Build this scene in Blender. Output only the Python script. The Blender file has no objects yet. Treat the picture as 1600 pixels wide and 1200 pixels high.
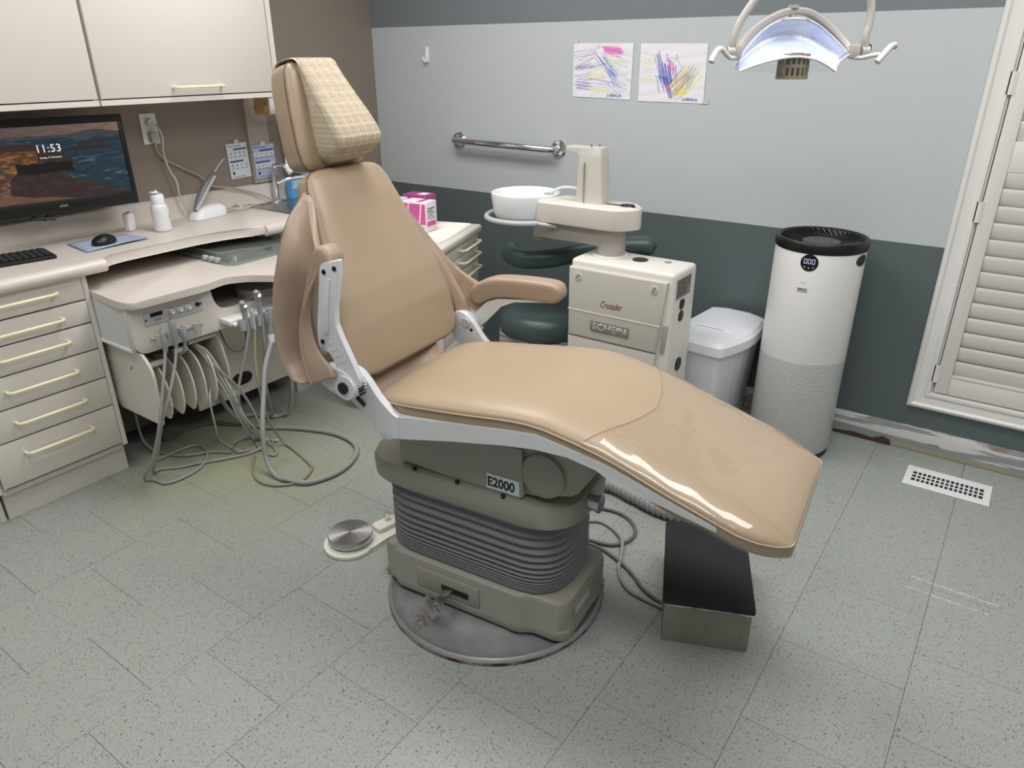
import bpy, bmesh, math, random
import numpy as np
from mathutils import Vector, Matrix
R = math.radians
random.seed(7)
SC = bpy.context.scene
COL = SC.collection
PI = math.pi

# ---------------------------------------------------------------- camera, light, exposure
cam_d = bpy.data.cameras.new('camera'); cam = bpy.data.objects.new('camera', cam_d); COL.objects.link(cam)
_P, _Y, _R = R(24.4366376), R(54.61746216), R(-0.23208177)
_fw = Vector((-math.cos(_Y)*math.cos(_P), math.sin(_Y)*math.cos(_P), -math.sin(_P)))
_rt = Vector((math.sin(_Y), math.cos(_Y), 0)); _up = _rt.cross(_fw)
_r2 = _rt*math.cos(_R)+_up*math.sin(_R); _u2 = -_rt*math.sin(_R)+_up*math.cos(_R)
_m = Matrix((_r2, _u2, -_fw)).transposed().to_4x4(); _m.translation = (0, 0, 1.445)
cam.matrix_world = _m
cam_d.sensor_width = 36; cam_d.lens = 1128.44/1600*36; cam_d.clip_start = .05
SC.camera = cam
SC.view_settings.view_transform = 'Standard'; SC.view_settings.look = 'None'
SC.view_settings.exposure = -0.13; SC.view_settings.gamma = 1.0; SC.view_settings.use_curve_mapping = False
w = bpy.data.worlds.new('world'); SC.world = w; w.use_nodes = True
w.node_tree.nodes['Background'].inputs[0].default_value = (.5, .55, .62, 1)
w.node_tree.nodes['Background'].inputs[1].default_value = .2

def area(name, loc, sx, sy, power, col=(1, .985, .975)):
    d = bpy.data.lights.new(name, 'AREA'); d.shape = 'RECTANGLE'; d.size = sx; d.size_y = sy
    d.energy = power; d.color = col
    o = bpy.data.objects.new(name, d); COL.objects.link(o); o.location = loc
    return o
# fluorescent ceiling fixtures (above the frame)
area('ceiling_light', (-1.8, 1.80, 2.40), 1.2, .6, 26)
area('ceiling_light', (-.15, 1.80, 2.40), 1.2, .6, 25)
area('ceiling_light', (-1.8, .35, 2.40), 1.2, .6, 15)
area('ceiling_light', (-.15, .35, 2.40), 1.2, .6, 19)

# ---------------------------------------------------------------- materials
def L(c):
    c = c/255.0
    return c/12.92 if c <= .04045 else ((c+.055)/1.055)**2.4
def rgb(r, g, b, f=1.0): return (L(r)*f, L(g)*f, L(b)*f, 1)
MATS = {}
class N:
    def __init__(s, name):
        s.m = bpy.data.materials.new(name); s.m.use_nodes = True; s.t = s.m.node_tree
        s.b = s.t.nodes['Principled BSDF']; s.out = s.t.nodes['Material Output']; MATS[name] = s.m
    def n(s, typ, ins=None, **kw):
        k = s.t.nodes.new(typ)
        for a, v in kw.items(): setattr(k, a, v)
        for a, v in (ins or {}).items():
            if isinstance(v, bpy.types.NodeSocket): s.t.links.new(v, k.inputs[a])
            else: k.inputs[a].default_value = v
        return k
    def link(s, a, b): s.t.links.new(a, b)
    def math(s, op, a, b=0.0, c=0.0):
        k = s.n('ShaderNodeMath', {0: a, 1: b, 2: c}, operation=op); return k.outputs[0]
    def mix(s, f, a, b):
        k = s.n('ShaderNodeMix', data_type='RGBA')
        for i, v in ((0, f), (6, a), (7, b)):
            if isinstance(v, bpy.types.NodeSocket): s.link(v, k.inputs[i])
            else: k.inputs[i].default_value = v
        return k.outputs[2]
    def noise(s, vec, scale, detail=3, rough=.5):
        return s.n('ShaderNodeTexNoise', {'Vector': vec, 'Scale': scale, 'Detail': detail, 'Roughness': rough}).outputs[0]
    def obj(s): return s.n('ShaderNodeTexCoord').outputs['Object']
    def pos(s): return s.n('ShaderNodeNewGeometry').outputs['Position']
    def ramp(s, f, lo, hi):
        return s.n('ShaderNodeMapRange', {0: f, 1: lo, 2: hi}).outputs[0]

def mat(name, col, rough=.5, metal=0.0, var=0.0, vs=20, bump=0.0, bs=200, coat=0.0, spec=.5):
    k = N(name); b = k.b
    b.inputs['Roughness'].default_value = rough; b.inputs['Metallic'].default_value = metal
    b.inputs['Specular IOR Level'].default_value = spec
    if coat: b.inputs['Coat Weight'].default_value = coat; b.inputs['Coat Roughness'].default_value = .15
    b.inputs['Base Color'].default_value = col
    if var or bump: o = k.obj()
    if var:
        d = tuple(c*(1-var) for c in col[:3])+(1,); h = tuple(min(1, c*(1+var)) for c in col[:3])+(1,)
        k.link(k.mix(k.noise(o, vs), d, h), b.inputs['Base Color'])
    if bump:
        bp = k.n('ShaderNodeBump', {'Strength': bump, 'Distance': .002, 'Height': k.noise(o, bs)})
        k.link(bp.outputs[0], b.inputs['Normal'])
    return k.m
def emit(name, col, st):
    k = N(name); k.b.inputs['Base Color'].default_value = (0, 0, 0, 1)
    k.b.inputs['Emission Color'].default_value = col; k.b.inputs['Emission Strength'].default_value = st
    return k.m

LEATHER = rgb(171, 151, 127)
mat('leather', LEATHER, .36, var=.05, vs=9, bump=.10, bs=420, spec=.45)
mat('leather_dark', rgb(168, 147, 128), .42, var=.06, vs=9, bump=.12, bs=420)
k = N('leather_creased'); k.b.inputs['Base Color'].default_value = rgb(168, 146, 127); k.b.inputs['Roughness'].default_value = .36
o = k.obj(); mp = k.n('ShaderNodeMapping', {'Vector': o, 'Scale': (1, 1, .45)}).outputs[0]
k.link(k.n('ShaderNodeBump', {'Strength': .55, 'Distance': .03, 'Height': k.noise(mp, 13, 1.5, .4)}).outputs[0], k.b.inputs['Normal'])
mat('piping', rgb(184, 161, 136), .4)
mat('piping_dark', rgb(110, 88, 70), .6)
mat('cabinet', rgb(220, 213, 205), .45, var=.015, vs=60, bump=.05, bs=900)
mat('cabinet_edge', rgb(214, 207, 196), .5)
mat('cabinet_gap', rgb(60, 54, 50), .8)
mat('counter', rgb(216, 208, 199), .35, var=.03, vs=300)
mat('cream_handle', rgb(240, 234, 196), .35)
mat('white_plastic', rgb(236, 236, 238), .35)
mat('bin_white', rgb(232, 235, 240), .4, var=.01)
mat('white_metal', rgb(216, 217, 220), .38, var=.02, vs=40)
mat('off_white', rgb(222, 215, 206), .4, var=.015)
mat('unit_beige', rgb(206, 201, 191), .4, var=.015, bump=.04, bs=600)
mat('unit_edge', rgb(232, 228, 220), .4)
mat('unit_grey', rgb(174, 168, 163), .4)
mat('base_grey', rgb(150, 148, 139), .42, var=.03, bump=.05, bs=500)
mat('bellows', rgb(122, 122, 126), .5, var=.05, bump=.05, bs=300)
mat('dark', rgb(22, 22, 24), .5)
mat('black', rgb(14, 14, 16), .4)
mat('black_soft', rgb(32, 33, 39), .7, var=.1, bump=.2, bs=600)
mat('inner_dark', rgb(70, 64, 58), .8)
mat('chrome', rgb(225, 225, 228), .12, metal=1)
mat('steel', rgb(190, 190, 192), .28, metal=1, var=.05, vs=30)
mat('grey_plastic', rgb(150, 152, 156), .4)
mat('pen_grey', rgb(112, 114, 118), .35)
mat('light_grey', rgb(188, 190, 192), .4)
mat('hose_grey', rgb(162, 162, 160), .45)
mat('hose_dark', rgb(112, 108, 100), .5)
mat('hose_tan', rgb(158, 148, 120), .5)
mat('lead_grey', rgb(176, 166, 150), .5)
mat('hose_white', rgb(205, 203, 198), .45)
mat('green_vinyl', rgb(66, 84, 83), .33, var=.05, vs=12, bump=.06, bs=400)
mat('shutter', rgb(228, 224, 218), .42, var=.015, vs=80)
mat('casing', rgb(232, 229, 226), .35)
mat('vent_white', rgb(238, 238, 238), .4)
mat('paper', rgb(236, 233, 240), .8, var=.02, vs=60, bump=.4, bs=60)
mat('poster_paper', rgb(214, 224, 232), .5)
mat('poster_blue', rgb(70, 92, 150), .6)
mat('poster_slate', rgb(172, 184, 206), .6)
mat('ink', rgb(40, 42, 52), .7)
mat('grey_print', rgb(120, 124, 134), .7)
mat('tape', rgb(205, 200, 192), .25)
mat('pink', rgb(214, 88, 158), .5)
mat('magenta', rgb(170, 66, 132), .5)
mat('box_white', rgb(236, 232, 236), .5)
mat('sky_blue', rgb(96, 168, 222), .4)
mat('pale_blue', rgb(150, 200, 225), .45)
mat('napkin', rgb(160, 172, 196), .85, var=.03, vs=150, bump=.3, bs=500)
mat('brass', rgb(176, 148, 100), .4)
mat('cage_tan', rgb(146, 134, 112), .5)
mat('hub_grey', rgb(72, 72, 74), .5)
mat('glass_edge', rgb(112, 130, 120), .2)
mat('lamp_handle_grey', rgb(206, 202, 198), .4)
mat('rubber_white', rgb(238, 234, 222), .55)
mat('brownwood', rgb(74, 56, 44), .8, var=.5, vs=40)
mat('red_ink', rgb(120, 44, 48), .6)
mat('plate_grey', rgb(140, 136, 132), .5)
mat('logo_light', rgb(190, 186, 182), .5)
emit('led_white', rgb(205, 215, 255), 1.0)
emit('led_green', rgb(150, 235, 190), 1.0)
emit('screen_text', (1, 1, 1, 1), .9)
for nm, c in dict(crayon_blue=(92, 108, 190), crayon_navy=(64, 62, 170), crayon_yellow=(226, 218, 120), crayon_pink=(226, 110, 190),
                  crayon_teal=(120, 170, 205), crayon_red=(220, 130, 140), crayon_orange=(214, 160, 110), crayon_black=(90, 90, 120)).items():
    mat(nm, rgb(*c), .8)

def glassy(name, col, alpha, rough=.05):
    k = N(name); t = k.n('ShaderNodeBsdfTransparent', {'Color': col}); g = k.n('ShaderNodeBsdfGlossy', {'Color': (1, 1, 1, 1), 'Roughness': rough})
    d = k.n('ShaderNodeBsdfDiffuse', {'Color': tuple(c*.75 for c in col[:3])+(1,)})
    fc = k.n('ShaderNodeLayerWeight', {'Blend': .5}); fr = k.math('ADD', k.math('MULTIPLY', k.math('POWER', fc.outputs['Facing'], 4.0), .6), .045); k.fc = fc
    a = k.n('ShaderNodeMixShader', {0: alpha, 1: t.outputs[0], 2: d.outputs[0]})
    x = k.n('ShaderNodeMixShader', {0: fr, 1: a.outputs[0], 2: g.outputs[0]})
    k.link(x.outputs[0], k.out.inputs[0]); return k, g
glassy('clear_tray', (.88, .93, .90, 1), .10)
glassy('window_glass', (.9, .95, .95, 1), .02)
k, g = glassy('clear_cover', (1, .995, .985, 1), .012, .07)
o = k.obj(); nz = k.n('ShaderNodeTexWave', {'Vector': o, 'Scale': 3.0, 'Distortion': 9.0, 'Detail': 2.0, 'Detail Scale': 1.2}).outputs['Fac']
nn = k.math('ADD', k.math('MULTIPLY', nz, .5), k.noise(o, 14, 2))
bp = k.n('ShaderNodeBump', {'Strength': .35, 'Distance': .006, 'Height': nn}); k.link(bp.outputs[0], g.inputs['Normal'])
k = N('bottle_plastic'); k.b.inputs['Base Color'].default_value = rgb(225, 226, 228); k.b.inputs['Roughness'].default_value = .3
k.b.inputs['Subsurface Weight'].default_value = .2

# striped wall paint
k = N('wall_striped'); z = k.n('ShaderNodeSeparateXYZ', {0: k.obj()}).outputs[2]
c1 = k.mix(k.math('GREATER_THAN', z, .812), rgb(92, 103, 104), rgb(192, 198, 200))
c2 = k.mix(k.math('GREATER_THAN', z, 1.579), c1, rgb(118, 126, 130))
k.link(c2, k.b.inputs['Base Color']); k.b.inputs['Roughness'].default_value = .42
k.link(k.n('ShaderNodeBump', {'Strength': .12, 'Distance': .002, 'Height': k.noise(k.obj(), 130)}).outputs[0], k.b.inputs['Normal'])
mat('wall_brown', rgb(140, 129, 119), .5, var=.02, vs=8, bump=.12, bs=130)
mat('trim_taupe', rgb(166, 153, 142), .5)
mat('wall_plain', rgb(190, 196, 196), .6)
mat('ceiling_white', rgb(226, 226, 222), .8)
# scraped strip where the baseboard came off
k = N('scraped'); o = k.pos(); zz = k.n('ShaderNodeSeparateXYZ', {0: o}).outputs[2]
st = k.n('ShaderNodeMapping', {'Vector': o, 'Scale': (.8, 1, 14)}).outputs[0]
n1 = k.noise(st, 2.4, 5, .6); n2 = k.noise(k.n('ShaderNodeMapping', {'Vector': o, 'Scale': (3, 1, 9), 'Location': (4, 0, 2)}).outputs[0], 2.0, 5, .65)
a = k.mix(k.ramp(n1, .50, .53), rgb(150, 153, 153), rgb(214, 212, 210))
a = k.mix(k.ramp(n2, .62, .66), a, rgb(148, 128, 110))
a = k.mix(k.math('LESS_THAN', zz, .022), a, rgb(168, 158, 138))
k.link(a, k.b.inputs['Base Color']); k.b.inputs['Roughness'].default_value = .8
k.link(k.n('ShaderNodeBump', {'Strength': .6, 'Distance': .004, 'Height': n1}).outputs[0], k.b.inputs['Normal'])
# vinyl tile
k = N('vinyl_tile'); o = k.pos(); oi = k.n('ShaderNodeObjectInfo').outputs['Random']
base = k.mix(oi, rgb(165, 171, 166), rgb(173, 179, 173))
fine = k.noise(o, 260, 2, .6)
base = k.mix(k.ramp(fine, .35, .7), rgb(157, 163, 157), base)
def flecks(scale, thr, sel, stretch):
    mp = k.n('ShaderNodeMapping', {'Vector': o, 'Scale': stretch}).outputs[0]
    v = k.n('ShaderNodeTexVoronoi', {'Vector': mp, 'Scale': scale})
    r = k.n('ShaderNodeSeparateColor', {0: v.outputs['Color']}).outputs[0]
    return k.math('MULTIPLY', k.math('LESS_THAN', v.outputs['Distance'], thr), k.math('GREATER_THAN', r, sel))
f1 = flecks(170, .27, .62, (1, 1.7, 1)); f2 = flecks(150, .27, .66, (1.8, 1, 1)); f3 = flecks(72, .19, .66, (1, 1.3, 1))
fm = k.math('MAXIMUM', k.math('MAXIMUM', f1, f2), f3)
base = k.mix(k.math('MULTIPLY', fm, .72), base, rgb(62, 62, 56))
dist = k.n('ShaderNodeVectorMath', {0: o, 1: (-2.28, 1.42, 0)}, operation='DISTANCE').outputs['Value']
stn = k.math('MULTIPLY', k.ramp(k.math('ADD', dist, k.math('MULTIPLY', k.noise(o, 4), .5)), .85, .35), .55)
base = k.mix(stn, base, rgb(160, 162, 112))
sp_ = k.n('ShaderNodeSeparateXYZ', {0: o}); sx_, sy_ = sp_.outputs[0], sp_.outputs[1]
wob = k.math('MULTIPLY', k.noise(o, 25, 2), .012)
def streak(y, w_, x0, x1):
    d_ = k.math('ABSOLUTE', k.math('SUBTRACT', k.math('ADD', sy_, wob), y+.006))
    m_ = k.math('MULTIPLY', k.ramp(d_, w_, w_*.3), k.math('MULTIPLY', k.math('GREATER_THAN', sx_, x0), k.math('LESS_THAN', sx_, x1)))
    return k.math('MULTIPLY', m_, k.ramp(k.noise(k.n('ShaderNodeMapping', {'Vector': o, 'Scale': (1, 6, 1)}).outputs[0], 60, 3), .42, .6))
streak_m = k.math('MAXIMUM', streak(2.132, .005, -.03, .20), streak(2.074, .004, -.04, .18))  # pale broken streaks along x, mixed into the tile colour
base = k.mix(k.math('MULTIPLY', streak_m, .7), base, rgb(232, 236, 236))
k.link(base, k.b.inputs['Base Color'])
rr = k.n('ShaderNodeMapRange', {0: k.noise(o, 5), 1: .3, 2: .7, 3: .30, 4: .44}).outputs[0]
k.link(rr, k.b.inputs['Roughness']); k.b.inputs['Specular IOR Level'].default_value = .4
mat('tile_joint', rgb(62, 62, 58), .9)
# plaid pillow cloth
k = N('plaid'); o = k.obj(); pl = rgb(196, 183, 162)
def band(axis, sc, dst):
    return k.n('ShaderNodeTexWave', {'Vector': o, 'Scale': sc, 'Distortion': dst, 'Detail': 2.0, 'Detail Scale': 3.0}, bands_direction=axis).outputs['Fac']
b1 = k.mix(k.math('MULTIPLY', k.ramp(band('Y', 24, 2.2), .55, .95), .40), pl, rgb(168, 150, 122))
b2 = k.mix(k.math('MULTIPLY', k.ramp(band('Z', 27, 2.2), .6, .97), .38), b1, rgb(166, 148, 120))
b3 = k.mix(k.math('MULTIPLY', k.ramp(band('Y', 11, 1.6), .85, .98), .45), b2, rgb(222, 212, 190))
b4 = k.mix(k.math('MULTIPLY', k.ramp(band('Z', 13, 1.6), .88, .99), .45), b3, rgb(224, 214, 192))
th = k.noise(k.n('ShaderNodeMapping', {'Vector': o, 'Scale': (1, 6, 60)}).outputs[0], 18, 3)
b5 = k.mix(k.math('MULTIPLY', th, .35), b4, rgb(150, 132, 104))
k.link(b5, k.b.inputs['Base Color']); k.b.inputs['Roughness'].default_value = .85
# rusty plate
k = N('rusty_steel'); o = k.obj(); n1 = k.noise(o, 9, 6, .7)
a = k.mix(k.ramp(n1, .3, .7), rgb(146, 147, 148), rgb(178, 179, 180))
d = k.n('ShaderNodeVectorMath', {0: o, 1: (-.10, -.235, .02)}, operation='DISTANCE').outputs['Value']
r1 = k.math('MULTIPLY', k.ramp(k.math('ADD', d, k.math('MULTIPLY', k.noise(o, 40, 4), .06)), .075, .035), k.ramp(k.noise(o, 90, 3), .4, .6))
a = k.mix(r1, a, rgb(120, 84, 48))
rad = k.n('ShaderNodeVectorMath', {0: k.n('ShaderNodeVectorMath', {0: o, 1: (1, 1, 0)}, operation='MULTIPLY').outputs[0]}, operation='LENGTH').outputs['Value']
a = k.mix(k.math('MULTIPLY', k.math('GREATER_THAN', rad, .3175), k.ramp(k.noise(o, 14), .35, .6)), a, rgb(86, 50, 30))
k.link(a, k.b.inputs['Base Color']); k.b.inputs['Metallic'].default_value = .45
k.link(k.ramp(n1, 1.4, -.6), k.b.inputs['Roughness'])
# worn painted plywood
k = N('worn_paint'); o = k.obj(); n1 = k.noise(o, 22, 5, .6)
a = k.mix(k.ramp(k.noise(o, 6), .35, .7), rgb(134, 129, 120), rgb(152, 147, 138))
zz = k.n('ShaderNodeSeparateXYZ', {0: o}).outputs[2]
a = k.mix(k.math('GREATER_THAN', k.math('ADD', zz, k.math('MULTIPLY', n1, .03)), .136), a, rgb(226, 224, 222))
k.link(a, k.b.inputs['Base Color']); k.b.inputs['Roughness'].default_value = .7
# perforated purifier shell
k = N('purifier_shell'); o = k.obj(); s = k.n('ShaderNodeSeparateXYZ', {0: o})
ang = k.math('MULTIPLY', k.math('ARCTAN2', s.outputs[1], s.outputs[0]), .155/.0098); zz = k.math('MULTIPLY', s.outputs[2], 1/.0085)
row = k.math('FLOOR', zz); off = k.math('MULTIPLY', k.math('MODULO', row, 2.0), .5)
fx = k.math('SUBTRACT', k.math('FRACT', k.math('ADD', k.math('ADD', ang, off), 200.0)), .5); fz = k.math('SUBTRACT', k.math('FRACT', zz), .5)
dd = k.math('SQRT', k.math('ADD', k.math('MULTIPLY', fx, fx), k.math('MULTIPLY', fz, fz)))
hole = k.math('MULTIPLY', k.math('LESS_THAN', dd, .27), k.math('LESS_THAN', s.outputs[2], .405))
hole = k.math('MULTIPLY', hole, k.math('GREATER_THAN', s.outputs[2], .03))
k.link(k.mix(hole, rgb(232, 230, 228), rgb(84, 84, 86)), k.b.inputs['Base Color']); k.b.inputs['Roughness'].default_value = .32
# dichroic lamp reflector
k = N('dichroic'); o = k.obj(); k.b.inputs['Metallic'].default_value = .35
n1 = k.noise(o, 12, 2); k.link(k.mix(k.ramp(n1, .3, .7), rgb(196, 206, 236), rgb(230, 235, 246)), k.b.inputs['Base Color'])
k.b.inputs['Roughness'].default_value = .42
v = k.n('ShaderNodeTexVoronoi', {'Vector': o, 'Scale': 170.0}).outputs['Distance']
k.link(k.n('ShaderNodeBump', {'Strength': .35, 'Distance': .002, 'Height': v}).outputs[0], k.b.inputs['Normal'])
# brushed pedal disc
k = N('spun_steel'); o = k.obj(); s = k.n('ShaderNodeSeparateXYZ', {0: o})
k.b.inputs['Metallic'].default_value = 1; k.b.inputs['Base Color'].default_value = rgb(205, 205, 208); k.b.inputs['Roughness'].default_value = .3
k.b.inputs['Anisotropic'].default_value = .85
tg = k.n('ShaderNodeTangent', direction_type='RADIAL', axis='Z'); k.link(tg.outputs[0], k.b.inputs['Tangent'])

# ---------------------------------------------------------------- mesh helpers
def BM(): return bmesh.new()
def join(bm, t):
    me = bpy.data.meshes.new('t'); t.to_mesh(me); t.free(); bm.from_mesh(me); bpy.data.meshes.remove(me)
def xf(bm, M): bmesh.ops.transform(bm, matrix=M, verts=bm.verts); return bm
def rbox(bm, x0, x1, y0, y1, z0, z1, r=0.0, seg=2, M=None):
    t = BM(); bmesh.ops.create_cube(t, size=1)
    xf(t, Matrix.Translation(((x0+x1)/2, (y0+y1)/2, (z0+z1)/2)) @ Matrix.Diagonal((abs(x1-x0), abs(y1-y0), abs(z1-z0), 1)))
    if r: bmesh.ops.bevel(t, geom=list(t.edges), offset=r, segments=seg, profile=.5, affect='EDGES', clamp_overlap=True)
    if M is not None: xf(t, M)
    join(bm, t); return bm
def box(*a, **k): return rbox(BM(), *a, **k)
def prism(bm, pts, d0, d1, plane='xy', r=0.0, seg=2, M=None):
    f = {'xy': lambda a, b, d: (a, b, d), 'xz': lambda a, b, d: (a, d, b), 'yz': lambda a, b, d: (d, a, b)}[plane]
    t = BM(); A = [t.verts.new(f(a, b, d0)) for a, b in pts]; B = [t.verts.new(f(a, b, d1)) for a, b in pts]
    n = len(pts); f0 = t.faces.new(A); f1 = t.faces.new(B)
    for i in range(n): t.faces.new((A[i], A[(i+1) % n], B[(i+1) % n], B[i]))
    if r:
        ed = [e for e in t.edges if (e in f0.edges or e in f1.edges)]
        bmesh.ops.bevel(t, geom=ed, offset=r, segments=seg, profile=.5, affect='EDGES', clamp_overlap=True)
    bmesh.ops.recalc_face_normals(t, faces=t.faces)
    if M is not None:
        xf(t, M)
        if M.determinant() < 0: bmesh.ops.reverse_faces(t, faces=t.faces)
    join(bm, t); return bm
def rpoly(pts, r, n=5):
    out = []; N_ = len(pts)
    for i in range(N_):
        p = Vector(pts[i]); a = Vector(pts[i-1]); b = Vector(pts[(i+1) % N_])
        rr = r[i] if isinstance(r, (list, tuple)) else r
        va = (a-p); vb = (b-p); d = min(rr, va.length*.45, vb.length*.45)
        p0 = p+va.normalized()*d; p1 = p+vb.normalized()*d
        if d < 1e-5: out.append(tuple(p)); continue
        for j in range(n+1):
            u = j/n; out.append(tuple(p0*(1-u)**2+p*2*u*(1-u)+p1*u*u))
    return out
def catmull(P, k=6, closed=False):
    P = [Vector(p) for p in P]; n = len(P); out = []
    for i in range(n if closed else n-1):
        a = P[(i-1) % n] if (closed or i > 0) else P[0]*2-P[1]; b = P[i]; c = P[(i+1) % n]
        d = P[(i+2) % n] if (closed or i < n-2) else P[n-1]*2-P[n-2]
        for j in range(k):
            t = j/k; out.append(.5*((2*b)+(c-a)*t+(2*a-5*b+4*c-d)*t*t+(3*b-a-3*c+d)*t**3))
    if not closed: out.append(P[-1])
    return out
def even(C, n):
    L_ = [0]
    for a, b in zip(C, C[1:]): L_.append(L_[-1]+(b-a).length)
    out = []
    for i in range(n+1):
        t_ = L_[-1]*i/n; j = max(0, min(len(C)-2, next((q for q in range(len(L_)-1) if L_[q+1] >= t_), len(C)-2)))
        out.append(C[j].lerp(C[j+1], (t_-L_[j])/max(1e-9, L_[j+1]-L_[j])))
    return out
def tube(bm, P, r, n=8, k=0, closed=False, cap=True):
    P = catmull(P, k, closed) if k else [Vector(p) for p in P]
    m = len(P); rs = r if isinstance(r, list) else [r]*m
    if len(rs) != m: rs = [rs[min(len(rs)-1, int(i/m*len(rs)))] for i in range(m)]
    T = []
    for i in range(m):
        a = P[i-1] if (i or closed) else P[0]; b = P[(i+1) % m] if (i < m-1 or closed) else P[-1]
        T.append((b-a).normalized())
    u = T[0].orthogonal().normalized(); rings = []
    for i in range(m):
        u = (u-T[i]*u.dot(T[i]));  u = u.normalized() if u.length > 1e-6 else T[i].orthogonal().normalized()
        v = T[i].cross(u)
        rings.append([bm.verts.new(P[i]+(u*math.cos(2*PI*j/n)+v*math.sin(2*PI*j/n))*rs[i]) for j in range(n)])
    for i in range(m if closed else m-1):
        A, B = rings[i], rings[(i+1) % m]
        for j in range(n): bm.faces.new((A[j], A[(j+1) % n], B[(j+1) % n], B[j]))
    if cap and not closed: bm.faces.new(rings[0][::-1]); bm.faces.new(rings[-1])
    return bm
def lathe(bm, prof, c=(0, 0, 0), n=32, M=None):
    t = BM(); rings = []
    for r, z in prof:
        rings.append([t.verts.new((0, 0, z))] if r < 1e-6 else [t.verts.new((r*math.cos(2*PI*j/n), r*math.sin(2*PI*j/n), z)) for j in range(n)])
    for A, B in zip(rings, rings[1:]):
        for j in range(n):
            q = [A[j % len(A)], A[(j+1) % len(A)], B[(j+1) % len(B)], B[j % len(B)]]; u = []
            for x in q:
                if x not in u: u.append(x)
            if len(u) > 2: t.faces.new(u)
    bmesh.ops.recalc_face_normals(t, faces=t.faces)
    xf(t, Matrix.Translation(c) @ (M if M is not None else Matrix()))
    join(bm, t); return bm
def cyl(bm, a, b, r, n=16, r2=None):
    a = Vector(a); b = Vector(b); h = (b-a).length; q = Vector((0, 0, 1)).rotation_difference((b-a).normalized()).to_matrix().to_4x4()
    return lathe(bm, [(0, 0), (r, 0), (r if r2 is None else r2, h), (0, h)], a, n, q)
def loft(bm, rings, cap=True, closed=True):
    V = [[bm.verts.new(p) for p in rg] for rg in rings]; n = len(V[0])
    for A, B in zip(V, V[1:]):
        for j in range(n if closed else n-1): bm.faces.new((A[j], A[(j+1) % n], B[(j+1) % n], B[j]))
    if cap and closed: bm.faces.new(V[0][::-1]); bm.faces.new(V[-1])
    bmesh.ops.recalc_face_normals(bm, faces=bm.faces); return bm
def lerp_tab(tab, u):
    for a, b in zip(tab, tab[1:]):
        if u <= b[0]:
            t = (u-a[0])/(b[0]-a[0]) if b[0] > a[0] else 0
            return [x+(y-x)*t for x, y in zip(a, b)]
    return list(tab[-1])
def pad(bm, st, f, N_=18, ex=4.0, ez=2.2):
    """upholstered pad: stations (u, halfwidth, z_seam, z_low, crown); f maps (u, v, n) to a point"""
    rings = []
    for u, w, zs, zl, h in st:
        ring = [f(u, w-.012, zl), f(u, w*.995, zl+(zs-zl)*.4), f(u, w, zs)]
        for i in range(1, N_):
            th = PI*i/N_; c = math.cos(th)
            ring.append(f(u, w*math.copysign(abs(c)**(2/ex), c), zs+h*math.sin(th)**(2/ez)))
        ring += [f(u, -w, zs), f(u, -w*.995, zl+(zs-zl)*.4), f(u, -w+.012, zl)]
        rings.append(ring)
    return loft(bm, rings)
def resample(st, n):
    u0, u1 = st[0][0], st[-1][0]; us = sorted(set([s[0] for s in st]+[u0+(u1-u0)*i/n for i in range(n+1)]))
    return [lerp_tab(st, u) for u in us]

# ---------------------------------------------------------------- objects
def smooth(me, ang=35):
    for p in me.polygons: p.use_smooth = True
    try: me.set_sharp_from_angle(angle=R(ang))
    except Exception: pass
def root_of(o):
    while o.parent: o = o.parent
    return o
def obj(name, bm, m, parent=None, world=False, ang=35, flat=False):
    if parent is not None and world:
        rt = root_of(parent); xf(bm, rt.matrix_basis.inverted())
    bmesh.ops.recalc_face_normals(bm, faces=bm.faces) if world == 'n' else None
    me = bpy.data.meshes.new(name); bm.to_mesh(me); bm.free()
    if not flat: smooth(me, ang)
    if m: me.materials.append(MATS[m])
    o = bpy.data.objects.new(name, me); COL.objects.link(o)
    if parent is not None: o.parent = parent
    return o
def tag(o, label=None, cat=None, group=None, kind=None):
    if label: o['label'] = label
    if cat: o['category'] = cat
    if group: o['group'] = group
    if kind: o['kind'] = kind
    return o
def thing(name, label, cat, loc=(0, 0, 0), rz=0, group=None, kind=None):
    o = bpy.data.objects.new(name, None); COL.objects.link(o); o.empty_display_size = .05
    o.location = loc; o.rotation_euler = (0, 0, rz)
    o.matrix_basis = Matrix.Translation(loc) @ Matrix.Rotation(rz, 4, 'Z')
    return tag(o, label, cat, group, kind)
def single(name, bm, m, label, cat, loc=None, group=None, kind=None, ang=35):
    """one-mesh thing given in world coordinates; origin moved to loc"""
    if loc is not None: xf(bm, Matrix.Translation(-Vector(loc)))
    o = obj(name, bm, m, ang=ang)
    if loc is not None: o.location = loc
    return tag(o, label, cat, group, kind)
def struct(name, bm, m, label, cat='structure', parent=None):
    o = obj(name, bm, m, parent)
    return tag(o, label, cat, None, 'structure') if parent is None else o
def copy_thing(o, parent=None):
    c = o.copy(); COL.objects.link(c)
    if parent is not None: c.parent = parent
    for ch in list(o.children): copy_thing(ch, c)
    return c
def mod(o, typ, **kw):
    m = o.modifiers.new(typ.lower(), typ)
    for a, v in kw.items(): setattr(m, a, v)
    return o
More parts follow.
